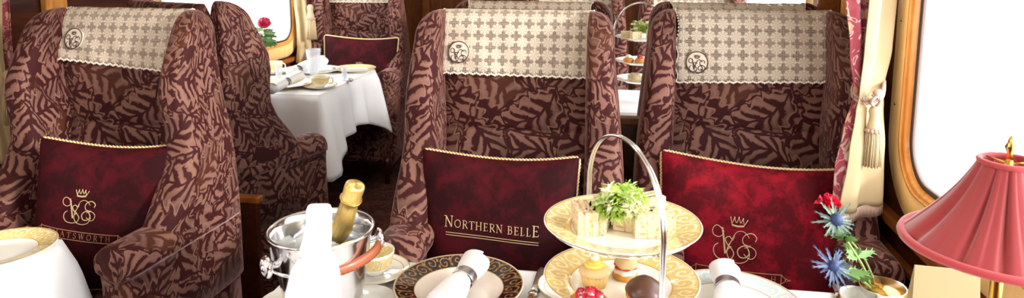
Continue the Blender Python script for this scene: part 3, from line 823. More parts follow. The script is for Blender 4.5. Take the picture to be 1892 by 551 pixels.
# ================================================================= CHINA
def plate_mb(r=.1335, deep=.4):
    s_ = r / .1335
    return MB().lathe([(0, .004), (.05 * s_, .004), (.079 * s_, .0045), (.087 * s_, .008), (.095 * s_, .0125), (.131 * s_, .0205), (.1335 * s_, .0215), (.1345 * s_, .0205), (.131 * s_, .0185), (.09 * s_, .007), (.078 * s_, 0), (.070 * s_, 0), (.069 * s_, .002), (0, .002)], 96)
def plate(label, loc, m, group='china plates', cat='plate', name='dinner_plate', s_=1, rot=None):
    t = plate_mb().build(name, M_[m]); t.location = loc; t.scale = (s_, s_, s_)
    if rot: t.rotation_euler = rot
    return tag(t, label, cat, group)
Z0 = TZ + .0042
def onT(px, py, z=None): p = onz(px, py, Z0 if z is None else z); return (p.x, p.y, Z0 if z is None else z)
PB = onz(848, 523, Z0 + .02); PB.z = Z0
plate('dinner plate with a wide black and gold scrollwork rim and a rolled napkin on it', PB, 'black_china', s_=1.0)
PR = onz(1352, 556, Z0 + .02); PR.z = Z0
plate('dinner plate with pale blue patterned rim and a rolled napkin, right of the cake stand', PR, 'blue_china', s_=1.0)
PL = onz(-4, 456, Z0 + .02); PL.z = Z0
plate('gold rimmed plate alone on the white cloth at the left edge', PL, 'gold_china', s_=.88)

def napkin_roll(label, a, b_, r=.026, ringpos=.45, seed=0, group='napkins rolled in silver rings', name='napkin_roll'):
    """rolled linen napkin from a (raised end) to b_, pinched by a ring"""
    a, b_ = Vector(a), Vector(b_); t = thing(name, label, 'napkin', a.lerp(b_, .5), 0, group); O = a.lerp(b_, .5)
    d = (b_ - a); L = d.length; d.normalize(); sd = d.cross(Vector((0, 0, 1))).normalized(); up = sd.cross(d)
    m = MB(); secs = []
    N = 26
    for i in range(N + 1):
        s_ = i / N; pin = 1 - .30 * math.exp(-((s_ - ringpos) / .12) ** 2)
        endk = sqrt(max(.02, 1 - (max(0, (.07 - s_) / .07)) ** 2)) * sqrt(max(.02, 1 - (max(0, (s_ - .96) / .04)) ** 2))
        row = []
        for j in range(36):
            an = 2 * pi * j / 36; fl = 1 + .035 * sin(3 * an + 2 * s_ + seed) + .03 * sin(7 * an + seed) * abs(s_ - ringpos)
            flare = 1 + .28 * ss(.1, .6, abs(s_ - ringpos))
            row.append(a + d * L * s_ - O + (sd * cos(an) * 1.05 * flare + up * sin(an) * .92) * r * pin * endk * fl)
        secs.append(row)
    m.loft(secs).build('napkin_cloth', M_['napkin'], t)
    # overlapping outer flap
    m = MB(); secs = []
    for i in range(N + 1):
        s_ = .03 + .94 * i / N; pin = 1 - .30 * math.exp(-((s_ - ringpos) / .12) ** 2); flare = 1 + .28 * ss(.1, .6, abs(s_ - ringpos))
        row = []
        for j in range(14):
            an = radians(20 + 110 * j / 13) + (s_ - .5) * .5; k_ = 1.035 + .03 * (j / 13)
            row.append(a + d * L * s_ - O + (sd * cos(an) * 1.05 * flare + up * sin(an) * .92) * r * pin * k_)
        secs.append(row)
    m.loft(secs, False).build('napkin_fold', M_['napkin'], t, solid=.0015)
    c = a + d * L * ringpos - O; m = MB(); secs = []
    for k_, dd in ((.80, -.011), (.84, -.012), (.86, -.009), (.84, 0), (.86, .009), (.84, .012), (.80, .011)):
        secs.append([c + d * dd + (sd * cos(2 * pi * j / 40) * 1.12 + up * sin(2 * pi * j / 40) * .96) * r * k_ for j in range(40)])
    m.loft(secs, True, False, False).build('napkin_ring', M_['silver'], t)
    return t
napkin_roll('white napkin rolled in a silver ring on the black rimmed plate', at(884, 480, 1.46), at(815, 566, 1.30), .0265, .42)
napkin_roll('white napkin rolled in a silver ring on the blue rimmed plate', at(1340, 497, 1.44), at(1352, 590, 1.26), .027, .40, 2)

def cup_saucer(lc, ls, loc, rz=0, s_=1):
    """cup standing in its saucer: two things"""
    sa = MB().lathe([(0, .003), (.024, .003), (.026, .005), (.055, .009), (.074, .016), (.0755, .0165), (.0755, .015), (.055, .0065), (.03, 0), (0, 0)], 64).build('saucer', M_['cup_china']); sa.location = loc; sa.scale = (s_,) * 3
    tag(sa, ls, 'saucer', 'saucers')
    t = thing('tea_cup', lc, 'cup', (loc[0], loc[1], loc[2] + .0052 * s_), rz, 'gold banded tea cups', scale=(s_,) * 3)
    MB().lathe([(.018, 0), (.0185, .003), (.026, .008), (.037, .022), (.042, .042), (.0435, .052), (.0425, .052), (.040, .042), (.035, .022), (.024, .010), (0, .008)], 48).build('bowl', M_['cup'], t)
    MB().tube(smooth_path([(.040, 0, .044), (.055, 0, .046), (.062, 0, .034), (.054, 0, .020), (.037, 0, .018)], 5), .0028, 8).build('handle', M_['porcelain'], t)
    return t
c1 = onz(693, 508, Z0)
cup_saucer('gold banded tea cup behind the ice bucket, partly hidden by its leather handle', 'white saucer with a thin gold rim half hidden behind the ice bucket', (c1.x, c1.y, Z0), radians(100), 1.0)
c2 = onz(1060, 537, Z0)
t_ = MB().lathe([(0, .003), (.03, .003), (.034, .005), (.055, .009), (.074, .014), (.0755, .0145), (.0755, .013), (.055, .0065), (.035, 0), (0, 0)], 64).build('side_plate', M_['cup_china']); t_.location = (c2.x, c2.y, Z0); tag(t_, 'small gold rimmed side plate beside the knife, mostly hidden under the cake stand', 'plate')
for (px, py, la) in ((668, 566, 'white side plate in front of the ice bucket, right of the standing napkin'), (545, 566, 'white side plate at the near left corner of the front table')):
    c = onz(px, py, Z0); t_ = plate(la, (c.x, c.y, Z0), 'porcelain', 'white side plates', name='side_plate', s_=.52)

# knife beside the dark plate
def knife(label, a, b_, name='table_knife'):
    a, b_ = Vector(a), Vector(b_); t = thing(name, label, 'knife', a, atan2(b_.y - a.y, b_.x - a.x), 'table knives'); L = (b_ - a).length
    h = [(0, .004), (.01, .0075), (.04, .0085), (.07, .0075), (.085, .006)]
    MB().loft([[(x, w * cos(2 * pi * j / 16), .006 + .0045 * sin(2 * pi * j / 16)) for j in range(16)] for x, w in h]).build('handle', M_['gold'], t)
    MB().loft([[(x, w * cos(2 * pi * j / 16), .006 + .005 * sin(2 * pi * j / 16)) for j in range(16)] for x, w in ((.084, .007), (.088, .0105), (.094, .0105), (.098, .007))]).build('collar', M_['chrome'], t)
    MB().loft([[(.097 + (L - .097) * q, wy * cos(2 * pi * j / 12) + off, .006 + .0014 * sin(2 * pi * j / 12)) for j in range(12)] for q, wy, off in ((0, .007, 0), (.3, .0095, 0), (.7, .011, .001), (.9, .010, .002), (1, .003, .006))]).build('blade', M_['silver'], t)
    return t
knife('silver knife with a gold handle lying right of the black rimmed plate', onT(966, 590), onT(1006, 500))
knife('silver knife lying left of the small silver flower bowl', onT(1556, 590), onT(1548, 532))
a_ = onz(6, 438, Z0); b2 = onz(58, 423, Z0)
knife('gold handled knife behind the gold rimmed plate at the left edge', b2, (a_.x - .02, a_.y - .0, a_.z))

# ================================================================= ICE BUCKET
BK = at(594, 421, 1.30); BKx, BKy, BKz = BK.x, BK.y, BK.z
rimz = BKz - Z0
t = thing('ice_bucket', 'polished silver ice bucket with a tan leather covered handle on the front table', 'ice bucket', (BKx, BKy, Z0))
r1 = .0985; r0 = .066
MB().lathe([(0, 0), (r0, 0), (r0 + .003, .004), (r0 + .004, .012), (r1 - .004, rimz - .01), (r1, rimz - .004), (r1 + .002, rimz), (r1 - .001, rimz + .003), (r1 - .005, rimz), (r1 - .008, rimz - .012), (r0, .016), (0, .014)], 72).build('bucket_body', M_['chrome'], t)
cr = MR @ Vector((1, 0, 0)); cr.z = 0; cr.normalize(); cf = Vector((-cr.y, cr.x, 0))     # right and forward of a viewer at the table
def bl(a, b_, c): return cr * a + cf * b_ + Vector((0, 0, c))
for sgn in (-1, 1):
    base = bl(-.066, -.058, rimz - .045) if sgn < 0 else bl(.082, .036, rimz - .04)
    m = MB(); dr = (Vector((base.x, base.y, 0))).normalized()
    q = dr.to_track_quat('Z', 'Y').to_matrix().to_4x4()
    m.lathe([(0, -.01), (.008, -.01), (.007, .004), (.006, .010), (.012, .014), (.018, .016), (.021, .020), (.019, .025), (.012, .028), (.009, .026), (.006, .030), (0, .031)], 28, Matrix.Translation(base) @ q)
    m.build('lug_knob', M_['chrome'], t)
# bail handle lying forward: rod, leather sleeve, rod
L_ = bl(-.078, -.070, rimz - .045); R_ = bl(.100, .030, rimz - .036)
arcp = []
for i in range(41):
    a = pi * i / 40; c = (L_ + R_) / 2; hx = (R_ - L_) / 2
    arcp.append(c - hx * cos(a) + bl(.030 * sin(a), -.056 * sin(a), -.012 * sin(a) ** 1.2))
MB().tube(arcp, .0028, 10).build('handle_rod', M_['chrome'], t)
mid = arcp[13:38]; m = MB(); secs = []
for i, p in enumerate(mid):
    tg = (mid[min(i + 1, len(mid) - 1)] - mid[max(i - 1, 0)]).normalized(); a = Vector((0, 0, 1)); a = (a - tg * a.dot(tg)).normalized(); b_ = tg.cross(a); e = .8 if i in (0, len(mid) - 1) else 1
    secs.append([p + (a * cos(2 * pi * j / 20) * .0105 + b_ * sin(2 * pi * j / 20) * .0065) * e for j in range(20)])
lo_ = m.loft(secs).build('leather_grip', M_['leather'], t)
m = MB()
for i in range(1, len(mid) - 1):
    p = mid[i]; tg = (mid[i + 1] - mid[i - 1]).normalized(); out_ = Vector((p.x, p.y, 0)).normalized(); c = p + out_ * .0062 - Vector((0, 0, .006)); m.tube([c - tg * .0022, c + tg * .0022], .0006, 5)
m.build('stitching', M_['stitch'], lo_)
# ice
random.seed(3)
for i in range(26):
    while True:
        x, y = random.uniform(-.085, .085), random.uniform(-.085, .085)
        if math.hypot(x, y) < .074 and math.hypot(x - .02, y + .0) > .034: break
    s_ = random.uniform(.013, .018); z = rimz - .035 + random.uniform(-.012, .02)
    m = MB().box(-s_, s_, -s_, s_, -s_ * .8, s_ * .8, Matrix.Rotation(random.uniform(0, 3), 4, 'Z') @ Matrix.Rotation(random.uniform(-.7, .7), 4, 'X'))
    o = m.build('ice_cube', M_['ice'], None, bevel=.004); o.location = (BKx + x, BKy + y, Z0 + z)
    tag(o, 'clear ice cube among the ice in the silver bucket', 'ice', 'ice cubes in the bucket')
# bottle
ba = at(625, 442, 1.29); bb = at(657, 341, 1.245); ax = (bb - ba).normalized()
t = thing('champagne_bottle', 'champagne bottle with gold foil neck leaning in the ice bucket', 'bottle', ba); t.rotation_euler = ax.to_track_quat('Z', 'Y').to_euler()
Lb = (bb - ba).length
MB().lathe([(.0215, 0), (.0205, .02), (.0185, .045), (.0165, Lb - .048), (.0162, Lb - .038), (.0190, Lb - .036), (.0200, Lb - .030), (.0185, Lb - .026), (.0178, Lb - .022), (.0188, Lb - .008), (.0180, Lb - .002), (.014, Lb + .001), (0, Lb + .002)], 48, flute=lambda a, z, r: .02 * sin(9 * a + z * 60) * (1 if z < Lb - .01 else .3)).build('gold_foil', M_['foil'], t)
MB().lathe([(0, -.12), (.040, -.12), (.041, -.10), (.038, -.05), (.028, -.02), (.0212, 0.004), (0, .004)], 40).build('glass_body', M_['bottle'], t)
m = MB(); m.tube([(.0203 * cos(2 * pi * i / 30), .0203 * sin(2 * pi * i / 30), Lb - .033) for i in range(30)], .0012, 6, True)
m.build('foil_collar', M_['gold'], t)
# linen napkin draped over the front of the bucket
t = thing('linen_napkin', 'folded white linen napkin standing over the front rim of the ice bucket', 'napkin', (BKx, BKy, Z0))
O = Vector((BKx, BKy, Z0))
def sweep(keys, N=40, nn=40, ph=0):
    """keys: px left, px right, py, depth, thickness -> closed soft slab"""
    secs = []
    for i in range(N + 1):
        s_ = i / N * (len(keys) - 1); k_ = min(int(s_), len(keys) - 2); f = s_ - k_; f = f * f * (3 - 2 * f)
        A, B = keys[k_], keys[k_ + 1]; l, r_, y, d_, th_ = [A[q] + (B[q] - A[q]) * f for q in range(5)]
        pl, pr = at(l, y, d_), at(r_, y, d_); c = (pl + pr) / 2; hx = (pr - pl) / 2; row = []
        for j in range(nn):
            an = 2 * pi * j / nn; ca, sa = cos(an), sin(an); w = 1 + .05 * sin(5 * an + i * .12 + ph)
            row.append(c - O + hx * (abs(ca) ** .7 * (1 if ca >= 0 else -1)) - cf * th_ * (abs(sa) ** .8 * (1 if sa >= 0 else -1)) * w)
        secs.append(row)
    return secs
MB().loft(sweep([(575, 600, 378, 1.215, .004), (569, 610, 380, 1.215, .011), (566, 613, 388, 1.215, .015), (566, 612, 410, 1.21, .017), (560, 612, 440, 1.205, .018), (552, 610, 468, 1.20, .018), (553, 609, 474, 1.20, .010)])).build('upper_fold', M_['napkin'], t)
MB().loft(sweep([(566, 610, 462, 1.205, .010), (556, 622, 480, 1.19, .017), (548, 628, 510, 1.18, .019), (542, 630, 560, 1.165, .020), (536, 630, 605, 1.155, .018), (538, 628, 612, 1.155, .01)], ph=1)).build('lower_fold', M_['napkin'], t)
MB().loft(sweep([(549, 560, 480, 1.186, .006), (538, 556, 500, 1.18, .008), (528, 552, 540, 1.17, .008), (522, 550, 604, 1.16, .008)], ph=2)).build('side_fold', M_['napkin'], t)

# ================================================================= TIERED STAND
S1 = at(1149, 417, 1.175); zt = S1.z
Sx, Sy = S1.x, S1.y
t = thing('cake_stand', 'silver three-tier cake stand with gold patterned plates on the front table', 'cake stand', (Sx, Sy, Z0))
tz = [(.02), (zt - .112 - Z0), (zt - Z0 - .012)]
hd = (cr * .30 + cf * -.95).normalized()
Rr = .139; topz = at(1133, 251, 1.17).z - Z0
for nm, sgn in (('a', 1), ('b', -1)):
    pass
pts = [hd * Rr + Vector((0, 0, .0))]
zsh = tz[2] + .035
for i in range(1, 8): pts.append(hd * (Rr - .000 * i) + Vector((0, 0, zsh * i / 8)))
for i in range(33):
    a = pi * i / 32; pts.append(hd * Rr * cos(a) * (1) + Vector((0, 0, zsh + (topz - zsh) * sin(a) ** .85)))
for i in range(7, -1, -1): pts.append(-hd * Rr + Vector((0, 0, zsh * i / 8)))
m = MB(); side_ = hd.cross(Vector((0, 0, 1)))
for o_ in (-.0026, .0026): m.tube([p + side_ * o_ for p in pts], .0026, 10)
m.build('handle', M_['chrome'], t)
m = MB()
for z in tz: m.tube([Vector((.122 * cos(2 * pi * i / 48), .122 * sin(2 * pi * i / 48), z + .011)) for i in range(48)], .0022, 6, True)
for z in tz:
    for s__ in (-1, 1): m.tube([hd * s__ * .120 + Vector((0, 0, z + .011)), hd * s__ * (Rr - .002) + Vector((0, 0, z + .012))], .0022, 6)
m.build('plate_support', M_['chrome'], t)
MB().ball((0, 0, 0), .007, seg=12, M=Matrix.Translation(hd * Rr)).ball((0, 0, 0), .007, seg=12, M=Matrix.Translation(-hd * Rr)).build('foot', M_['chrome'], t)
stand_plates = []
for i, (z, la) in enumerate(zip(tz, ('bottom gold patterned plate of the near cake stand', 'middle gold patterned plate of the near cake stand carrying the pastries', 'top gold patterned plate of the near cake stand carrying the sandwiches'))):
    stand_plates.append(plate(la, (Sx, Sy, Z0 + z), 'gold_china', 'plates on the near cake stand', s_=(1.0, 1.0, 1.0)[i]))
top_z = Z0 + tz[2] + .0046; mid_z = Z0 + tz[1] + .0046
bread = NT('white_bread'); o_ = bread.obj(); bread.set('Base Color', bread.mix(bread.step(.5, .7, bread.noise(o_, 180, 3)), srgb(226, 206, 170), srgb(190, 146, 98))); bread.set('Roughness', .9); bread.bump(bread.noise(o_, 260, 3), .6, .003); M_['bread'] = bread.m
fil = NT('sandwich_filling'); o_ = fil.obj(); fil.set('Base Color', fil.mix(fil.step(.52, .62, fil.noise(o_, 90, 3)), srgb(226, 190, 140), srgb(206, 104, 54))); fil.set('Roughness', .5); fil.bump(fil.noise(o_, 120, 3), .8, .004); M_['filling'] = fil.m
M_['cucumber'] = mat('cucumber', (70, 110, 52), .4)
def sandwich(label, px, py, rz, fill='filling', L=.034, Wd=.019, zz=None, tilt=0, stand=False):
    p = onz(px, py, top_z); t = thing('finger_sandwich', label, 'sandwich', (p.x, p.y, top_z), 0, 'finger sandwiches on the near cake stand', rot=(tilt, 0, rz))
    h = .0175
    # bread slices stand on edge, filling between
    y = -h
    for nm, th_, mm, ins in (('bread_slice', .0105, 'bread', 0), ('filling', .0045, fill, .0006), ('bread_slice', .0085, 'bread', 0), ('filling', .0035, 'cucumber' if fill == 'cucumber' else 'filling', .0008), ('bread_slice', .0085, 'bread', 0)):
        MB().box(-L + ins, L - ins, y, y + th_, 0 + ins * 0, .042 - ins).build(nm, M_[mm], t, bevel=.0012 if nm == 'bread_slice' else .0004); y += th_
    return t
sandwich('finger sandwich with orange filling at the left of the top plate', 1080, 424, radians(35) + 1.2)
sandwich('finger sandwich with cucumber, second from the left on the top plate', 1106, 420, radians(80), 'cucumber')
sandwich('finger sandwich behind the salad leaves on the top plate', 1134, 408, radians(20), 'filling')
sandwich('finger sandwich right of the salad on the top plate', 1172, 424, radians(-12), 'cucumber')
sandwich('finger sandwich at the right edge of the top plate, crust towards the camera', 1207, 434, radians(8), 'filling')
sandwich('finger sandwich at the back right of the top plate', 1190, 404, radians(35), 'cucumber')
def salad(label, loc, R, n, seed, name='frisee_garnish'):
    random.seed(seed); lf = NT('frisee_leaf'); oo = lf.obj(); lf.set('Base Color', lf.mix(lf.step(.40, .62, lf.noise(oo, 34, 2)), srgb(176, 206, 84), srgb(246, 246, 206))); lf.set('Roughness', .45)
    lf.set('Subsurface Weight', .2); lf.set('Subsurface Scale', .01)
    m = MB()
    for i in range(n):
        a = random.uniform(0, 2 * pi); el = random.uniform(.15, 1.45); L = R * random.uniform(.75, 1.25); d = Vector((cos(a) * cos(el), sin(a) * cos(el), sin(el)))
        p0 = Vector((cos(a) * R * .15, sin(a) * R * .15, R * .08)); sd = d.cross(Vector((0, 0, 1))).normalized(); up = sd.cross(d); K_ = 10; ph = random.uniform(0, 6); vs = []; w = random.uniform(.004, .008)
        for k_ in range(K_ + 1):
            s_ = k_ / K_; c = p0 + d * L * s_ + up * (-.25 * L * s_ * s_) ; ww = w * (.5 + s_) * (1 if k_ < K_ else .3); rf = .007 * s_
            vs += [c + sd * ww + up * rf * sin(k_ * 2.2 + ph), c + up * .002, c - sd * ww + up * rf * sin(k_ * 2.0 + ph + 2)]
        fs = []
        for k_ in range(K_): q = 3 * k_; fs += [(q, q + 1, q + 4, q + 3), (q + 1, q + 2, q + 5, q + 4)]
        m.add(vs, fs)
        # frilly teeth
        for k_ in range(3, K_ + 1, 1):
            for s2 in (0, 2):
                b0 = Vector(vs[3 * k_ + s2]); o2 = (b0 - Vector(vs[3 * k_ + 1])).normalized() * random.uniform(.005, .011) + d * .004 + up * random.uniform(-.006, .006); m.add([b0 - d * .002, b0 + d * .002, b0 + o2], [(0, 1, 2)])
    o = m.build(name, lf.m, None); o.location = loc; return tag(o, label, 'salad')
p = onz(1150, 392, top_z + .034)
salad('frothy tuft of pale green frisee leaves heaped over the sandwiches', (p.x, p.y, top_z + .034), .036, 170, 5)
# pastries on the middle plate
M_['sponge'] = mat('sponge_cake', (226, 196, 144), .8); M_['case'] = mat('paper_case', (228, 192, 116), .7); M_['cream'] = mat('yellow_buttercream', (244, 222, 110), .5, sss=.2)
M_['white_cream'] = mat('whipped_cream', (252, 246, 228), .6, sss=.2); M_['choc'] = mat('chocolate_icing', (86, 54, 42), .35); M_['choux'] = mat('choux_bun', (208, 146, 70), .7)
def berry():
    t = NT('sugared_raspberry'); o = t.obj(); x, y, z = t.sep(o); n = t.noise(o, 120, 3, .6)
    t.set('Base Color', t.mix(t.step(.52, .66, n), srgb(188, 24, 50), srgb(250, 226, 228))); t.set('Roughness', .5); return t.m
M_['berry'] = berry(); M_['straw'] = mat('strawberry_slice', (206, 36, 30), .3)
p = onz(1098, 527, mid_z); t = thing('cupcake', 'cupcake in a pale paper case topped with yellow cream', 'cupcake', (p.x, p.y, mid_z), scale=(.92, .92, .74))
MB().lathe([(0, 0), (.021, 0), (.0275, .030), (.026, .031), (0, .031)], 64, flute=lambda a, z, r: .035 * cos(24 * a)).build('paper_case', M_['case'], t)
MB().lathe([(.0265, .028), (.030, .034), (.0285, .041), (.018, .046), (0, .047)], 40).build('sponge', M_['sponge'], t)
m = MB(); pts = []
for i in range(90): a = i * .25; k_ = i / 90; pts.append((.016 * (1 - k_) * cos(a), .016 * (1 - k_) * sin(a), .047 + .020 * k_))
m.tube(pts, lambda s_: .0065 * (1 - s_ * .6), 10).build('cream_swirl', M_['cream'], t)
MB().ball((0, 0, .068), .008, f=lambda d: .08 * sin(9 * d.x + 7 * d.y)).build('sugar_topping', M_['white_cream'], t)
p = onz(1088, 570, mid_z); t = thing('raspberry_tart', 'small tart heaped with sugared raspberries at the front of the middle plate', 'tart', (p.x, p.y, mid_z))
MB().lathe([(0, 0), (.022, 0), (.032, .014), (.0305, .015), (.026, .010), (0, .009)], 48, flute=lambda a, z, r: .03 * cos(18 * a)).build('pastry_shell', M_['choux'], t)
random.seed(9)
for i, (x, y, z) in enumerate([(.0, .0, .026), (.014, .004, .019), (-.013, .006, .02), (.003, -.015, .019), (-.010, -.011, .018), (.006, .015, .019)]):
    MB().ball((x, y, z), .0098, 1, 1, 1.1, 24, f=lambda d: .10 * sin(14 * atan2(d.y, d.x)) * sin(16 * d.z)).build('raspberry', M_['berry'], t)
p = onz(1155, 512, mid_z); t = thing('strawberry_slice_cake', 'layered pastry with cream and bright red strawberry slices at the back of the middle plate', 'pastry', (p.x, p.y, mid_z), radians(15), scale=(.85, .85, .80))
MB().lathe([(0, 0), (.025, 0), (.027, .006), (.025, .012), (0, .012)], 32, flute=lambda a, z, r: .03 * sin(7 * a)).build('lower_pastry', M_['choux'], t)
MB().lathe([(0, .011), (.023, .011), (.025, .017), (.022, .024), (0, .024)], 32, flute=lambda a, z, r: .05 * sin(6 * a + 1)).build('cream_filling', M_['white_cream'], t)
for i in range(6):
    a = 2 * pi * i / 6 + .4; MB().ball((.016 * cos(a), .016 * sin(a), .027), .010, 1, 1, .45, 14, M=None).build('strawberry', M_['straw'], t)
MB().lathe([(0, .031), (.021, .031), (.024, .036), (.022, .043), (0, .044)], 32, Matrix.Rotation(.12, 4, 'X'), flute=lambda a, z, r: .04 * sin(5 * a)).build('upper_pastry', M_['sponge'], t)
MB().ball((.004, 0, .048), .011, 1.2, 1, .5, 14, f=lambda d: .1 * sin(8 * d.x)).build('sugar_dusting', M_['white_cream'], t)
p = onz(1190, 562, mid_z); t = thing('chocolate_bun', 'round choux bun with a thick chocolate cap at the right of the middle plate', 'bun', (p.x, p.y, mid_z))
MB().ball((0, 0, .017), .031, 1, 1, .56, 32, f=lambda d: .02 * sin(7 * d.x + 3 * d.y)).build('bun', M_['choux'], t)
MB().lathe([(.029, .018), (.0315, .021), (.031, .026), (.026, .035), (.016, .043), (.007, .048), (.003, .050), (0, .0495)], 48, flute=lambda a, z, r: .03 * sin(5 * a) * (z < .03)).build('chocolate_cap', M_['choc'], t)

# ================================================================= LAMP
LP = at(1848, 455, .955); lz0 = LP.z; ltop = at(1835, 294, .95).z
t = thing('table_lamp', 'brass table lamp with a pleated red silk shade by the near window', 'lamp', (LP.x, LP.y, Z0))
RB, RT = .121, .034; H0, H1 = lz0 - Z0, ltop - Z0
sh = NT('red_silk'); sh.set('Base Color', srgb(176, 58, 60)); sh.set('Roughness', .6); sh.set('Sheen Weight', .8)
tl = sh.node('ShaderNodeBsdfTranslucent'); tl.inputs['Color'].default_value = srgb(196, 52, 50); mx = sh.node('ShaderNodeMixShader'); mx.inputs[0].default_value = .35
sh.l.new(sh.b.outputs[0], mx.inputs[1]); sh.l.new(tl.outputs[0], mx.inputs[2]); sh.l.new(mx.outputs[0], sh.o.inputs[0]); M_['silk'] = sh.m
m = MB(); secs = []
NP = 11
def PL_(a):
    q = (a * NP / (2 * pi) + .25 * sin(3 * a)) % 1
    return .25 + .25 * (q - .5) - 1.3 * math.exp(-((q - .55) / .11) ** 2)
for i in range(21):
    s_ = i / 20; r = RB + (RT - RB) * s_; z = H0 + (H1 - H0) * s_; sag = -.010 * sin(pi * s_)
    secs.append([((r + sag) * (1 + (.12 * PL_(2 * pi * j / 312)) * (.35 + .65 * sin(pi * min(1, s_ * .9 + .05)))) * cos(2 * pi * j / 312), (r + sag) * (1 + (.12 * PL_(2 * pi * j / 312)) * (.35 + .65 * sin(pi * min(1, s_ * .9 + .05)))) * sin(2 * pi * j / 312), z) for j in range(312)])
m.loft(secs, True, False, False).build('lamp_shade', M_['silk'], t, solid=.0008)
M_['trim_silk'] = mat('shade_braid', (176, 60, 62), .8, 0, .5)
MB().tube([(RB * cos(2 * pi * i / 80), RB * sin(2 * pi * i / 80), H0 + .002) for i in range(80)], .0062, 8, True).build('lower_braid', M_['trim_silk'], t)
MB().tube([(RT * 1.02 * cos(2 * pi * i / 50), RT * 1.02 * sin(2 * pi * i / 50), H1) for i in range(50)], .004, 8, True).build('upper_braid', M_['trim_silk'], t)
MB().lathe([(0, 0), (.055, 0), (.058, .006), (.04, .016), (.016, .03), (.010, .05), (.016, .075), (.012, .10), (.008, .13), (.008, H1 - .02), (.004, H1 + .004), (0, H1 + .004)], 40).build('base', M_['brass'], t)
MB().lathe([(.003, H1), (.006, H1 + .006), (.0035, H1 + .012), (.007, H1 + .020), (.0045, H1 + .028), (.002, H1 + .036), (0, H1 + .038)], 24).build('finial', M_['gold'], t)
m = MB()
for k_ in range(3): m.tube([(0, 0, H1 - .003), (RT * cos(k_ * 2.1), RT * sin(k_ * 2.1), H1)], .0012, 5)
m.build('shade_carrier', M_['brass'], t)
# menu card standing behind the lamp
c0, c1_ = at(1690, 540, 1.12), at(1800, 560, 1.10)
card = NT('cream_card'); card.set('Base Color', srgb(184, 164, 120)); card.set('Roughness', .6)
t = thing('menu_card', 'folded cream card standing under the edge of the red lamp shade', 'card', (c0.x, c0.y, Z0))
v = (c1_ - c0); v.z = 0; v.normalize(); w_ = Vector((-v.y, v.x, 0)); 
def cpt(a, b_, c): return v * a + w_ * b_ + Vector((0, 0, c))
hh = at(1703, 494, 1.14).z - Z0
m = MB(); m.add([cpt(0, 0, 0), cpt(.105, 0, 0), cpt(.105, .035, hh), cpt(.008, .035, hh)], [(0, 1, 2, 3)], None, False); m.build('front_leaf', card.m, t, solid=.0012)
m = MB(); m.add([cpt(0, .075, 0), cpt(.105, .075, 0), cpt(.105, .036, hh), cpt(.008, .036, hh)], [(0, 1, 2, 3)], None, False); m.build('back_leaf', card.m, t, solid=.0012)
m = MB()
for i in range(4):
    q = i * .012; m.tube([cpt(.03 + q, .012, .035), cpt(.036 + q, .020, .055), cpt(.041 + q, .013, .038)], .0005, 4)
m.build('card_script', M_['gold_thread'], t)
# posy bowl and flowers
fb = onz(1631, 530, Z0 + .045); t = thing('posy_bowl', 'small polished silver bowl with a gilded inside holding the thistles', 'bowl', (fb.x, fb.y, Z0))
MB().lathe([(0, .002), (.018, 0), (.022, .002), (.014, .008), (.024, .016), (.038, .032), (.042, .045), (.044, .047), (.041, .046)], 56).build('outer_bowl', M_['chrome'], t)
MB().lathe([(.041, .0465), (.036, .033), (.022, .019), (0, .014)], 56).build('gilt_inside', M_['gold'], t)
sb = onz(1583, 548, Z0 + .02); t = MB().lathe([(0, .003), (.020, 0), (.024, .004), (.033, .022), (.036, .030), (.034, .030), (.030, .020), (.02, .008), (0, .007)], 40).build('butter_dish', M_['porcelain']); t.location = (sb.x, sb.y - .01, Z0); tag(t, 'small cream china dish left of the silver flower bowl', 'dish')
yb_ = onz(1682, 541, Z0 + .02); t = thing('candle_cup', 'small yellow candle beside the cream card', 'candle', (yb_.x, yb_.y, Z0))
MB().lathe([(0, 0), (.012, 0), (.014, .004), (.014, .020), (.012, .021), (0, .021)], 28).build('wax', mat('yellow_wax', (250, 226, 110), .5, sss=.3), t)
MB().tube([(0, 0, .02), (.001, 0, .026)], .0006, 5).build('wick', M_['rubber'], t)
M_['stem'] = mat('green_stem', (142, 168, 84), .5); M_['tleaf'] = mat('thistle_leaf', (104, 142, 76), .5); M_['tblue'] = mat('thistle_head', (46, 62, 108), .6); M_['bract'] = mat('silver_blue_bract', (84, 104, 92), .5); M_['bract2'] = mat('blue_bract', (60, 78, 114), .5)
M_['petal'] = mat('red_carnation', (214, 22, 58), .5)
def spike(m, p, d, L, w, sd=None):
    d = d.normalized(); sd = (sd or d.orthogonal()).normalized(); up = sd.cross(d)
    P = [p, p + d * L * .25, p + d * L * .55, p + d * L * .8, p + d * L]; W_ = [w * .4, w, w * .8, w * .4, 0]; vs = []
    for q, ww in zip(P, W_): vs += [q + sd * ww, q + up * w * .25, q - sd * ww]
    fs = []
    for k_ in range(4): q = 3 * k_; fs += [(q, q + 1, q + 4, q + 3), (q + 1, q + 2, q + 5, q + 4)]
    m.add(vs, fs)
    for k_ in (1, 2, 3):
        for s2 in (1, -1):
            b0 = P[k_] + sd * s2 * W_[k_] * .9; m.add([b0 - d * L * .05, b0 + d * L * .05, b0 + sd * s2 * w * .7 + d * L * .16], [(0, 1, 2)])
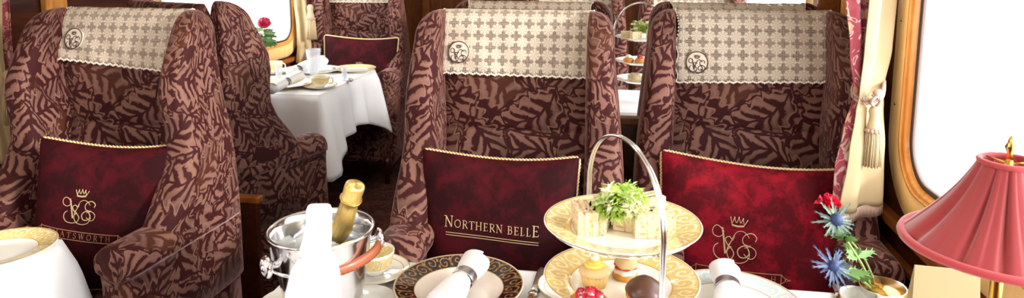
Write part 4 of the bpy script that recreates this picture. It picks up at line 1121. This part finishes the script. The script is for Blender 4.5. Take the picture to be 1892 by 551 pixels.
def thistle(label, stem, head, seed, hr=.011, bm='bract'):
    random.seed(seed); t = thing('sea_holly_stem', label, 'flower', stem[0], group='sea holly stems'); O = Vector(stem[0])
    SP = smooth_path([Vector(q) - O for q in stem], 8); MB().tube(SP, .0026, 8).build('stem', M_['stem'], t)
    hp = Vector(head) - O; ax = (Vector((0, 0, 1)) * .55 - cf * .75 + cr * .1).normalized(); q = ax.to_track_quat('Z', 'Y').to_matrix()
    m = MB(); m.ball(hp, hr, 1, 1, 1.15, 28, f=lambda d: .07 * sin(18 * atan2(d.y, d.x)) * sin(22 * d.z)).build('flower_head', M_['tblue'], t)
    m = MB()
    for i in range(20):
        a = 2 * pi * i / 20 + random.uniform(-.1, .1); el = random.uniform(-.25, .35); d = q @ Vector((cos(a) * cos(el), sin(a) * cos(el), sin(el))); sd = q @ Vector((-sin(a), cos(a), 0))
        spike(m, hp + d * hr * .6, d, random.uniform(.024, .046), .0028, sd)
    m.build('bracts', M_[bm], t)
    m = MB()
    for k_, n_ in ((len(SP) // 2, 5), (int(len(SP) * .72), 6)):
        for i in range(n_):
            a = random.uniform(0, 6.28); d = Vector((cos(a), sin(a), random.uniform(.0, .7))); spike(m, SP[k_], d, random.uniform(.03, .05), .008)
    m.build('stem_leaves', M_['tleaf'], t)
    return t
s0 = Vector((fb.x, fb.y, Z0 + .02))
thistle('upper sea holly with a round blue head, standing in the silver bowl', [s0 + Vector((-.015, 0, 0)), at(1598, 500, 1.36), at(1568, 450, 1.37), at(1550, 415, 1.37)], at(1545, 407, 1.36), 4, .012)
thistle('lower sea holly with spiky blue bracts, leaning left over the tablecloth', [s0 + Vector((-.018, .004, 0)), at(1604, 528, 1.33), at(1572, 508, 1.32), at(1545, 498, 1.31)], at(1540, 492, 1.31), 8, .010, 'bract2')
random.seed(2); cp = at(1530, 380, 1.42); t = thing('red_carnation', 'red carnation partly hidden behind the upper sea holly', 'flower', s0 + Vector((0, .01, 0)))
O = t.location.copy(); MB().tube(smooth_path([s0 + Vector((0, .01, 0)) - O, at(1598, 480, 1.40) - O, at(1560, 430, 1.42) - O, cp - O], 8), .002, 8).build('stem', M_['stem'], t)
m = MB()
for i in range(46):
    a = random.uniform(0, 6.28); el = random.uniform(-.1, 1.4); d = Vector((cos(a) * cos(el), sin(a) * cos(el), sin(el))); sd = d.cross(Vector((.1, .2, 1))).normalized(); up = sd.cross(d); p = cp - O; L = random.uniform(.016, .026)
    m.add([p, p + d * L * .6 + sd * .006, p + d * L + sd * .009 + up * .003, p + d * L * 1.05 + up * .004, p + d * L - sd * .009 - up * .002, p + d * L * .6 - sd * .006], [(0, 1, 2, 3), (0, 3, 4, 5)])
m.build('petals', M_['petal'], t)

# ================================================================= CURTAINS
def brocade():
    t = NT('rose_floral_brocade'); uv = t.uv(); n = t.noise(uv, 15, 2.5, .5, 1.8); k = ((n * 4).fract() - .5).abs(); sc = 1 - t.step(.10, .16, k)
    vo = t.node('ShaderNodeTexVoronoi', voronoi_dimensions='2D'); t.link(t.vmath('ADD', uv, t.vmath('SCALE', t.noise(uv, 30, 2, .5, 0, True), .012)), vo.inputs['Vector']); vo.inputs['Scale'].default_value = 19
    fl = 1 - t.step(.18, .30, V(t, vo.outputs['Distance'])); cr_, cg, cb = t.sep(V(t, vo.outputs['Color'])); fl = fl * t.step(.25, .3, cg)
    c = t.mix(sc * .7, srgb(150, 52, 66), srgb(206, 176, 158)); c = t.mix(fl * .85, c, t.mix(t.step(.5, .52, cr_), srgb(208, 154, 112), srgb(208, 196, 180)))
    t.set('Base Color', c); t.set('Roughness', .7); t.set('Sheen Weight', .2); return t.m
M_['brocade'] = brocade(); M_['lining'] = mat('cream_lining', (172, 150, 112), .8); M_['red_drape'] = mat('deep_red_drape', (120, 26, 32), .75); M_['cord'] = mat('taupe_cord', (178, 148, 132), .6); M_['tassel'] = mat('cream_tassel', (190, 168, 130), .7)
def panel(keys, folds, amp, name, m, t, O, N=60, ph=0, vofs=0):
    """keys: (z, left point XY, right point XY)"""
    secs = []; M = 48
    for i in range(N + 1):
        s_ = i / N * (len(keys) - 1); k_ = min(int(s_), len(keys) - 2); f = s_ - k_; f = f * f * (3 - 2 * f); A, B = keys[k_], keys[k_ + 1]
        z = A[0] + (B[0] - A[0]) * (s_ - k_); l = Vector(A[1]).lerp(Vector(B[1]), f); r = Vector(A[2]).lerp(Vector(B[2]), f); d = r - l; nn = Vector((-d.y, d.x)).normalized()
        am = amp * (A[3] + (B[3] - A[3]) * f); row = []
        for j in range(M + 1):
            q = j / M; p = l + d * q + nn * (am * cos(2 * pi * folds * q + ph) ) ; row.append((p.x - O.x, p.y - O.y, z - O.z))
        secs.append(row)
    m_ = MB(); m_.loft(secs, False)
    # give the cloth its gathered width in the pattern
    return m_.build(name, M_[m], t, solid=.002)
def px_keys(rows, d_l, d_r):
    out = []
    for (py, xl, xr, am) in rows:
        a, b_ = at(xl, py, d_l), at(xr, py, d_r); z = (a.z + b_.z) / 2; out.append((z, (a.x, a.y), (b_.x, b_.y), am))
    return out
def twisted(m, pts, r, pitch=.012, strands=2, rs=None):
    P = smooth_path(pts, 8); L = [0]
    for i in range(len(P) - 1): L.append(L[-1] + (P[i + 1] - P[i]).length)
    N = max(12, int(L[-1] / .0018))
    for st in range(strands):
        out = []; k_ = 0
        for q in range(N + 1):
            s_ = L[-1] * q / N
            while k_ < len(P) - 2 and L[k_ + 1] < s_: k_ += 1
            a, b_ = P[k_], P[k_ + 1]; ll = L[k_ + 1] - L[k_]; p = a.lerp(b_, (s_ - L[k_]) / ll if ll else 0); tg = (b_ - a).normalized(); e1 = tg.cross(Vector((.3, .8, .5))).normalized(); e2 = tg.cross(e1); an = 2 * pi * s_ / pitch + st * 2 * pi / strands
            out.append(p + (e1 * cos(an) + e2 * sin(an)) * r * .55)
        m.tube(out, r * .62, 6)
def tassel(label, loc, s_=1, group='curtain tassels', parent_pts=None):
    t = thing('tassel_tieback', label, 'tieback', loc, 0, group, scale=(s_,) * 3)
    MB().lathe([(.004, 0), (.011, -.004), (.014, -.014), (.011, -.026), (.013, -.040), (.016, -.052), (.016, -.060)], 32, flute=lambda a, z, r: .03 * sin(16 * a)).build('tassel_head', M_['tassel'], t)
    m = MB()
    for k_ in range(12): m.ball((.016 * cos(k_ * pi / 6), .016 * sin(k_ * pi / 6), -.062), .0055, seg=8)
    m.build('tassel_ruff', M_['cord'], t)
    m = MB()
    for k_ in range(120):
        a = k_ * 2.4; rr = .0175 * sqrt((k_ + 4) / 124); x, y = cos(a) * rr, sin(a) * rr; m.tube([(x, y, -.06), (x * 1.15, y * 1.15, -.10), (x * 1.3 + .001 * sin(k_), y * 1.3, -.150 - .004 * sin(k_ * 1.7))], .0016, 5)
    m.build('tassel_skirt', M_['tassel'], t)
    return t
# near right curtain
t = thing('window_curtain', 'rose brocade curtain with cream lining tied back at the near right window', 'curtain', (.60, 1.80, .7), 0, 'tied back curtains'); O = t.location.copy()
panel(px_keys([(-420, 1556, 1650, 1), (0, 1570, 1622, 1), (90, 1577, 1610, .9), (172, 1581, 1602, .5), (240, 1564, 1594, .8), (310, 1549, 1588, 1), (400, 1543, 1582, 1)], 1.70, 1.74), 2.2, .010, 'brocade_panel', 'brocade', t, O)
panel(px_keys([(-420, 1630, 1690, 1), (0, 1610, 1655, 1), (90, 1601, 1647, .9), (172, 1590, 1632, .5), (200, 1584, 1632, .5), (280, 1572, 1634, .9), (385, 1554, 1630, 1.1)], 1.68, 1.76), 1.6, .010, 'cream_lining', 'lining', t, O, ph=1)
m = MB(); kk = px_keys([(386, 1552, 1630, 1)], 1.68, 1.76)[0]
for i in range(90):
    q = i / 89; x = kk[1][0] + (kk[2][0] - kk[1][0]) * q; y = kk[1][1] + (kk[2][1] - kk[1][1]) * q + .008 * cos(2 * pi * 1.6 * q + 1)
    m.tube([(x - O.x, y - O.y, kk[0] - O.z + .004), (x - O.x + .001 * sin(i), y - O.y, kk[0] - O.z - .028)], .0011, 4)
m.build('hem_fringe', M_['cord'], t)
tp = at(1617, 196, 1.680); t = tassel('cream silk tassel on a twisted cord around the near right curtain', tp, 1.0); m = MB()
def ob(x, y, d_): return at(x, y, d_) - tp
for dy in (0, 7):
    twisted(m, [ob(1582, 150 + dy, 1.780), ob(1575, 165 + dy, 1.730), ob(1580, 176 + dy, 1.705), ob(1597, 184 + dy, 1.680), ob(1616, 184 + dy * .6, 1.670), ob(1630, 172 + dy, 1.680), ob(1634, 150 + dy, 1.750)], .0042)
m.build('twisted_cord', M_['cord'], t)
m = MB(); twisted(m, [ob(1612, 176, 1.665), ob(1626, 184, 1.665), ob(1624, 192, 1.670), ob(1617, 198, 1.680)], .0038); twisted(m, [ob(1628, 172, 1.660), ob(1612, 184, 1.660), ob(1610, 192, 1.670), ob(1617, 198, 1.680)], .0038)
MB_ = m; m.ball(ob(1622, 172, 1.665), .012, 1, .8, .8, 16); m.build('cord_knot', M_['cord'], t)
# near left curtain
t = thing('window_curtain', 'rose brocade curtain with cream lining in shade at the left edge', 'curtain', (-2.05, 2.05, .8), 0, 'tied back curtains'); O = t.location.copy()
panel(px_keys([(-300, -70, 20, 1), (-60, -50, 12, 1), (100, -20, 24, .6), (150, 0, 36, .9), (300, 10, 56, 1), (330, 10, 58, 1)], 2.32, 2.36), 2.2, .010, 'brocade_panel', 'brocade', t, O)
panel(px_keys([(-300, -120, -20, 1), (-60, -110, -2, 1), (110, -30, 8, .6), (160, -30, 14, .8), (300, -10, 50, 1)], 2.22, 2.26), 2, .010, 'cream_lining', 'lining', t, O)
tassel('cream tassel tieback hanging on the shaded curtain at the left edge', at(14, 130, 2.18), 1.15)
# far left curtain
t = thing('window_curtain', 'cream lined curtain beside the far left window behind the laid table', 'curtain', (-2.05, 4.3, .8), 0, 'tied back curtains'); O = t.location.copy()
panel(px_keys([(-200, 556, 600, 1), (0, 563, 580, 1), (60, 567, 590, .6), (90, 570, 592, 1), (112, 568, 592, 1)], 4.62, 4.62), 1.5, .012, 'brocade_panel', 'brocade', t, O)
panel(px_keys([(-200, 530, 575, 1), (0, 541, 566, 1), (50, 547, 572, .7), (85, 548, 576, 1), (118, 546, 578, 1)], 4.5, 4.5), 1.7, .012, 'cream_lining', 'lining', t, O)
tassel('pale tassel tieback on the far left curtain', at(573, 8, 4.45), 1.5)
# far right drape with gilt bracket
t = thing('window_curtain', 'dark red curtain at the far right window above the lace headrest', 'curtain', (.7, 2.75, .9), 0, 'tied back curtains'); O = t.location.copy()
panel(px_keys([(-300, 1470, 1556, 1), (0, 1489, 1547, 1), (30, 1495, 1544, .9), (120, 1500, 1540, .9), (300, 1500, 1540, .9)], 2.86, 2.72), 3.2, .012, 'drape_panel', 'red_drape', t, O)
p = at(1543, 25, 2.62); t = thing('curtain_bracket', 'dark gilt scrolled curtain bracket beside the wooden window post', 'bracket', p)
m = MB(); pts = []
for i in range(30): a = i * .35; rr = .004 + .018 * i / 30; pts.append((rr * cos(a) * .6 - .004, -.01, rr * sin(a) * 1.4))
m.tube(pts, .0035, 7); m.tube(smooth_path([(.02, .03, -.03), (0, -.01, -.022), (-.02, -.012, .006), (-.008, -.012, .034)], 5), .004, 7); m.ball((-.02, -.012, .036), .007); m.ball((.012, -.012, -.03), .007)
m.build('scroll', M_['dark_metal'], t)
MB().lathe([(0, 0), (.016, 0), (.013, .005), (.006, .008), (.005, .05), (0, .05)], 20, Matrix.Translation((.04, .04, 0)) @ Matrix.Rotation(-pi / 2, 4, 'Y')).build('wall_plate', M_['dark_metal'], t)
struct(MB().box(.66, XR, 2.44, 2.50, .772, 1.93).build('trim_20', M_['wood_mid'], bevel=.006))

# ================================================================= FAR LEFT TABLE SETTING
def far(px, py, z=Z0): p = onz(px, py, z); return Vector((p.x, p.y, z))
plate('gold rimmed plate at the aisle end of the far left table', far(655, 131), 'gold_china', 'plates on the far left table', s_=.95)
plate('white plate near the front of the far left table under a ringed napkin', far(526, 160), 'gold_china', 'plates on the far left table', s_=1.1)
plate('white plate at the back of the far left table under a napkin', far(585, 134), 'porcelain', 'plates on the far left table', s_=1.05)
napkin_roll('white napkin in a ring lying on the front plate of the far left table', far(555, 140, Z0 + .05), far(497, 165, Z0 + .045), .03, .5, 4, 'napkins on the far left table')
napkin_roll('white napkin on the back plate of the far left table', far(598, 112, Z0 + .06), far(535, 134, Z0 + .045), .034, .8, 6, 'napkins on the far left table')
c = far(592, 163); cup_saucer('gold banded tea cup at the front of the far left table', 'saucer under the front cup of the far left table', (c.x, c.y, c.z), 0, 1.15)
c = far(506, 136); cup_saucer('gold banded tea cup beside the rose vase', 'saucer under the cup beside the rose vase', (c.x, c.y, c.z), 0, 1.2)
def goblet(label, c, s_=1, H=.125):
    o = MB().lathe([(0, 0), (.026, 0), (.027, .003), (.014, .008), (.018, .02), (.026, .045), (.024, .075), (.030, H), (.0285, H), (.0225, .075), (.0245, .045), (.016, .022), (0, .016)], 40, flute=lambda a, z, r: .03 * cos(12 * a) * (z > .01)).build('glass_vase', M_['glass']); o.location = c; o.scale = (s_,) * 3
    return tag(o, label, 'glass', 'cut glass on the far left table')
goblet('tall flared crystal glass on the far left table', far(581, 146), 1.35)
goblet('small crystal glass near the aisle end of the far left table', far(637, 149), .62)
goblet('small crystal glass beside the front napkin of the far left table', far(516, 150), .7)
o = MB().ball((0, 0, .012), .016, 1.3, 1, .7, 16).build('salt_cellar', M_['silver']); o.location = far(646, 152); tag(o, 'small dark silver salt cellar at the aisle end of the far left table', 'salt cellar')
c = far(486, 150); t = thing('rose_vase', 'slim white vase holding a pink rose by the far left window', 'vase', c)
MB().lathe([(0, 0), (.022, 0), (.024, .006), (.012, .02), (.016, .08), (.022, .17), (.020, .17), (.013, .08), (0, .02)], 28).build('vase_body', M_['glass'], t)
c = c + Vector((0, 0, .15)); t = thing('pink_rose', 'bright pink rose with green leaves in the slim vase by the far left window', 'flower', c); random.seed(12)
hp = at(488, 42, 3.45) - c; MB().tube(smooth_path([(0, 0, 0), hp * .5 + Vector((.01, 0, 0)), hp], 6), .003, 6).build('stem', M_['stem'], t)
MB().ball(hp, .032, 1, 1, .8, 24, f=lambda d: .14 * sin(6 * atan2(d.y, d.x) + 5 * d.z)).build('petals', mat('pink_rose_petal', (222, 26, 78), .5), t)
m = MB()
for i in range(22): a = random.uniform(0, 6.28); spike(m, hp * random.uniform(.15, .8), Vector((cos(a), sin(a), random.uniform(-.4, .6))), random.uniform(.05, .09), .016)
m.build('leaves', M_['tleaf'], t)

# ================================================================= FAR CAKE STAND
fs_ = onz(1180, 186, Z0); fs_ = Vector((fs_.x, max(3.10, fs_.y), Z0)); dS = (MR.inverted() @ (fs_ - CAM)); dd = -dS.z
t = thing('cake_stand', 'far silver cake stand with three tiers seen between two wing chairs', 'cake stand', fs_)
zz = [at(1180, 150, dd).z - Z0, at(1180, 116, dd).z - Z0, at(1180, 72, dd).z - Z0]; tp_ = at(1180, 3, dd).z - Z0; zz[0] = max(.015, zz[0])
pts = [cr * -.125 + Vector((0, 0, z)) for z in (0, zz[1], zz[2])] + [cr * -.125 * cos(pi * i / 24) + Vector((0, 0, zz[2] + .03 + (tp_ - zz[2] - .03) * sin(pi * i / 24))) for i in range(25)] + [cr * .125 + Vector((0, 0, z)) for z in (zz[2], zz[1], 0)]
MB().tube(pts, .0045, 8).build('handle', M_['chrome'], t)
for i, z in enumerate(zz):
    plate(['bottom plate of the far cake stand', 'middle plate of the far cake stand with small cakes', 'top plate of the far cake stand with salad and sandwiches'][i], fs_ + Vector((0, 0, z)), 'porcelain', 'plates on the far cake stand', s_=.88)
q = fs_ + Vector((0, 0, zz[2] + .03)); salad('bright green salad leaves on the top plate of the far cake stand', q + cr * .02, .055, 60, 11)
for k_, (dx, dy) in enumerate(((-.07, -.02), (-.03, -.05), (.04, -.05), (.08, .0))):
    t = thing('finger_sandwich', 'finger sandwich on the top plate of the far cake stand', 'sandwich', fs_ + cr * dx + cf * dy + Vector((0, 0, zz[2] + .005)), radians(30 * k_), 'finger sandwiches on the far cake stand')
    for y, mm in ((-.012, 'bread'), (-.004, 'filling'), (.004, 'bread')): MB().box(-.025, .025, y, y + .008, 0, .04).build('filling' if mm == 'filling' else 'bread_slice', M_[mm], t, bevel=.001)
for k_, (dx, dy) in enumerate(((-.06, -.04), (-.01, -.06), (.05, -.03))):
    t = thing('small_cake', ['small golden bun at the left of the middle plate of the far stand', 'small cake with berries in the middle of the far stand', 'small pale cake at the right of the middle plate of the far stand'][k_], 'cake', fs_ + cr * dx + cf * dy + Vector((0, 0, zz[1] + .005)), 0, 'cakes on the far cake stand')
    MB().ball((0, 0, .017), .026, 1, 1, .65, 20).build('bun', M_['choux'], t); MB().ball((0, 0, .033), .016, 1, 1, .7, 16, f=lambda d: .1 * sin(9 * d.x)).build('topping', M_['berry' if k_ == 1 else 'white_cream'], t)
for k_, dx in enumerate((-.03, .045)):
    t = MB().ball((0, 0, .024), .034, 1, 1, .7, 24, f=lambda d: .06 * sin(8 * d.x + 5 * d.z)).build('scone', fil.m if k_ else M_['bread']); t.location = fs_ + cr * dx + cf * -.04 + Vector((0, 0, zz[0] + .003)); tag(t, ['fruit scone at the left of the bottom plate of the far stand', 'fruit scone at the right of the bottom plate of the far stand'][k_], 'scone', 'scones on the far cake stand')
vs_ = SC.view_settings; vs_.view_transform = 'Standard'; vs_.look = 'None'; vs_.gamma = 1; vs_.use_curve_mapping = False; vs_.exposure = -0.2
SC.cycles.use_denoising = True
SC.cycles.max_bounces = 8; SC.cycles.transparent_max_bounces = 16; SC.cycles.caustics_reflective = False; SC.cycles.caustics_refractive = False
SC.cycles.sample_clamp_indirect = 8
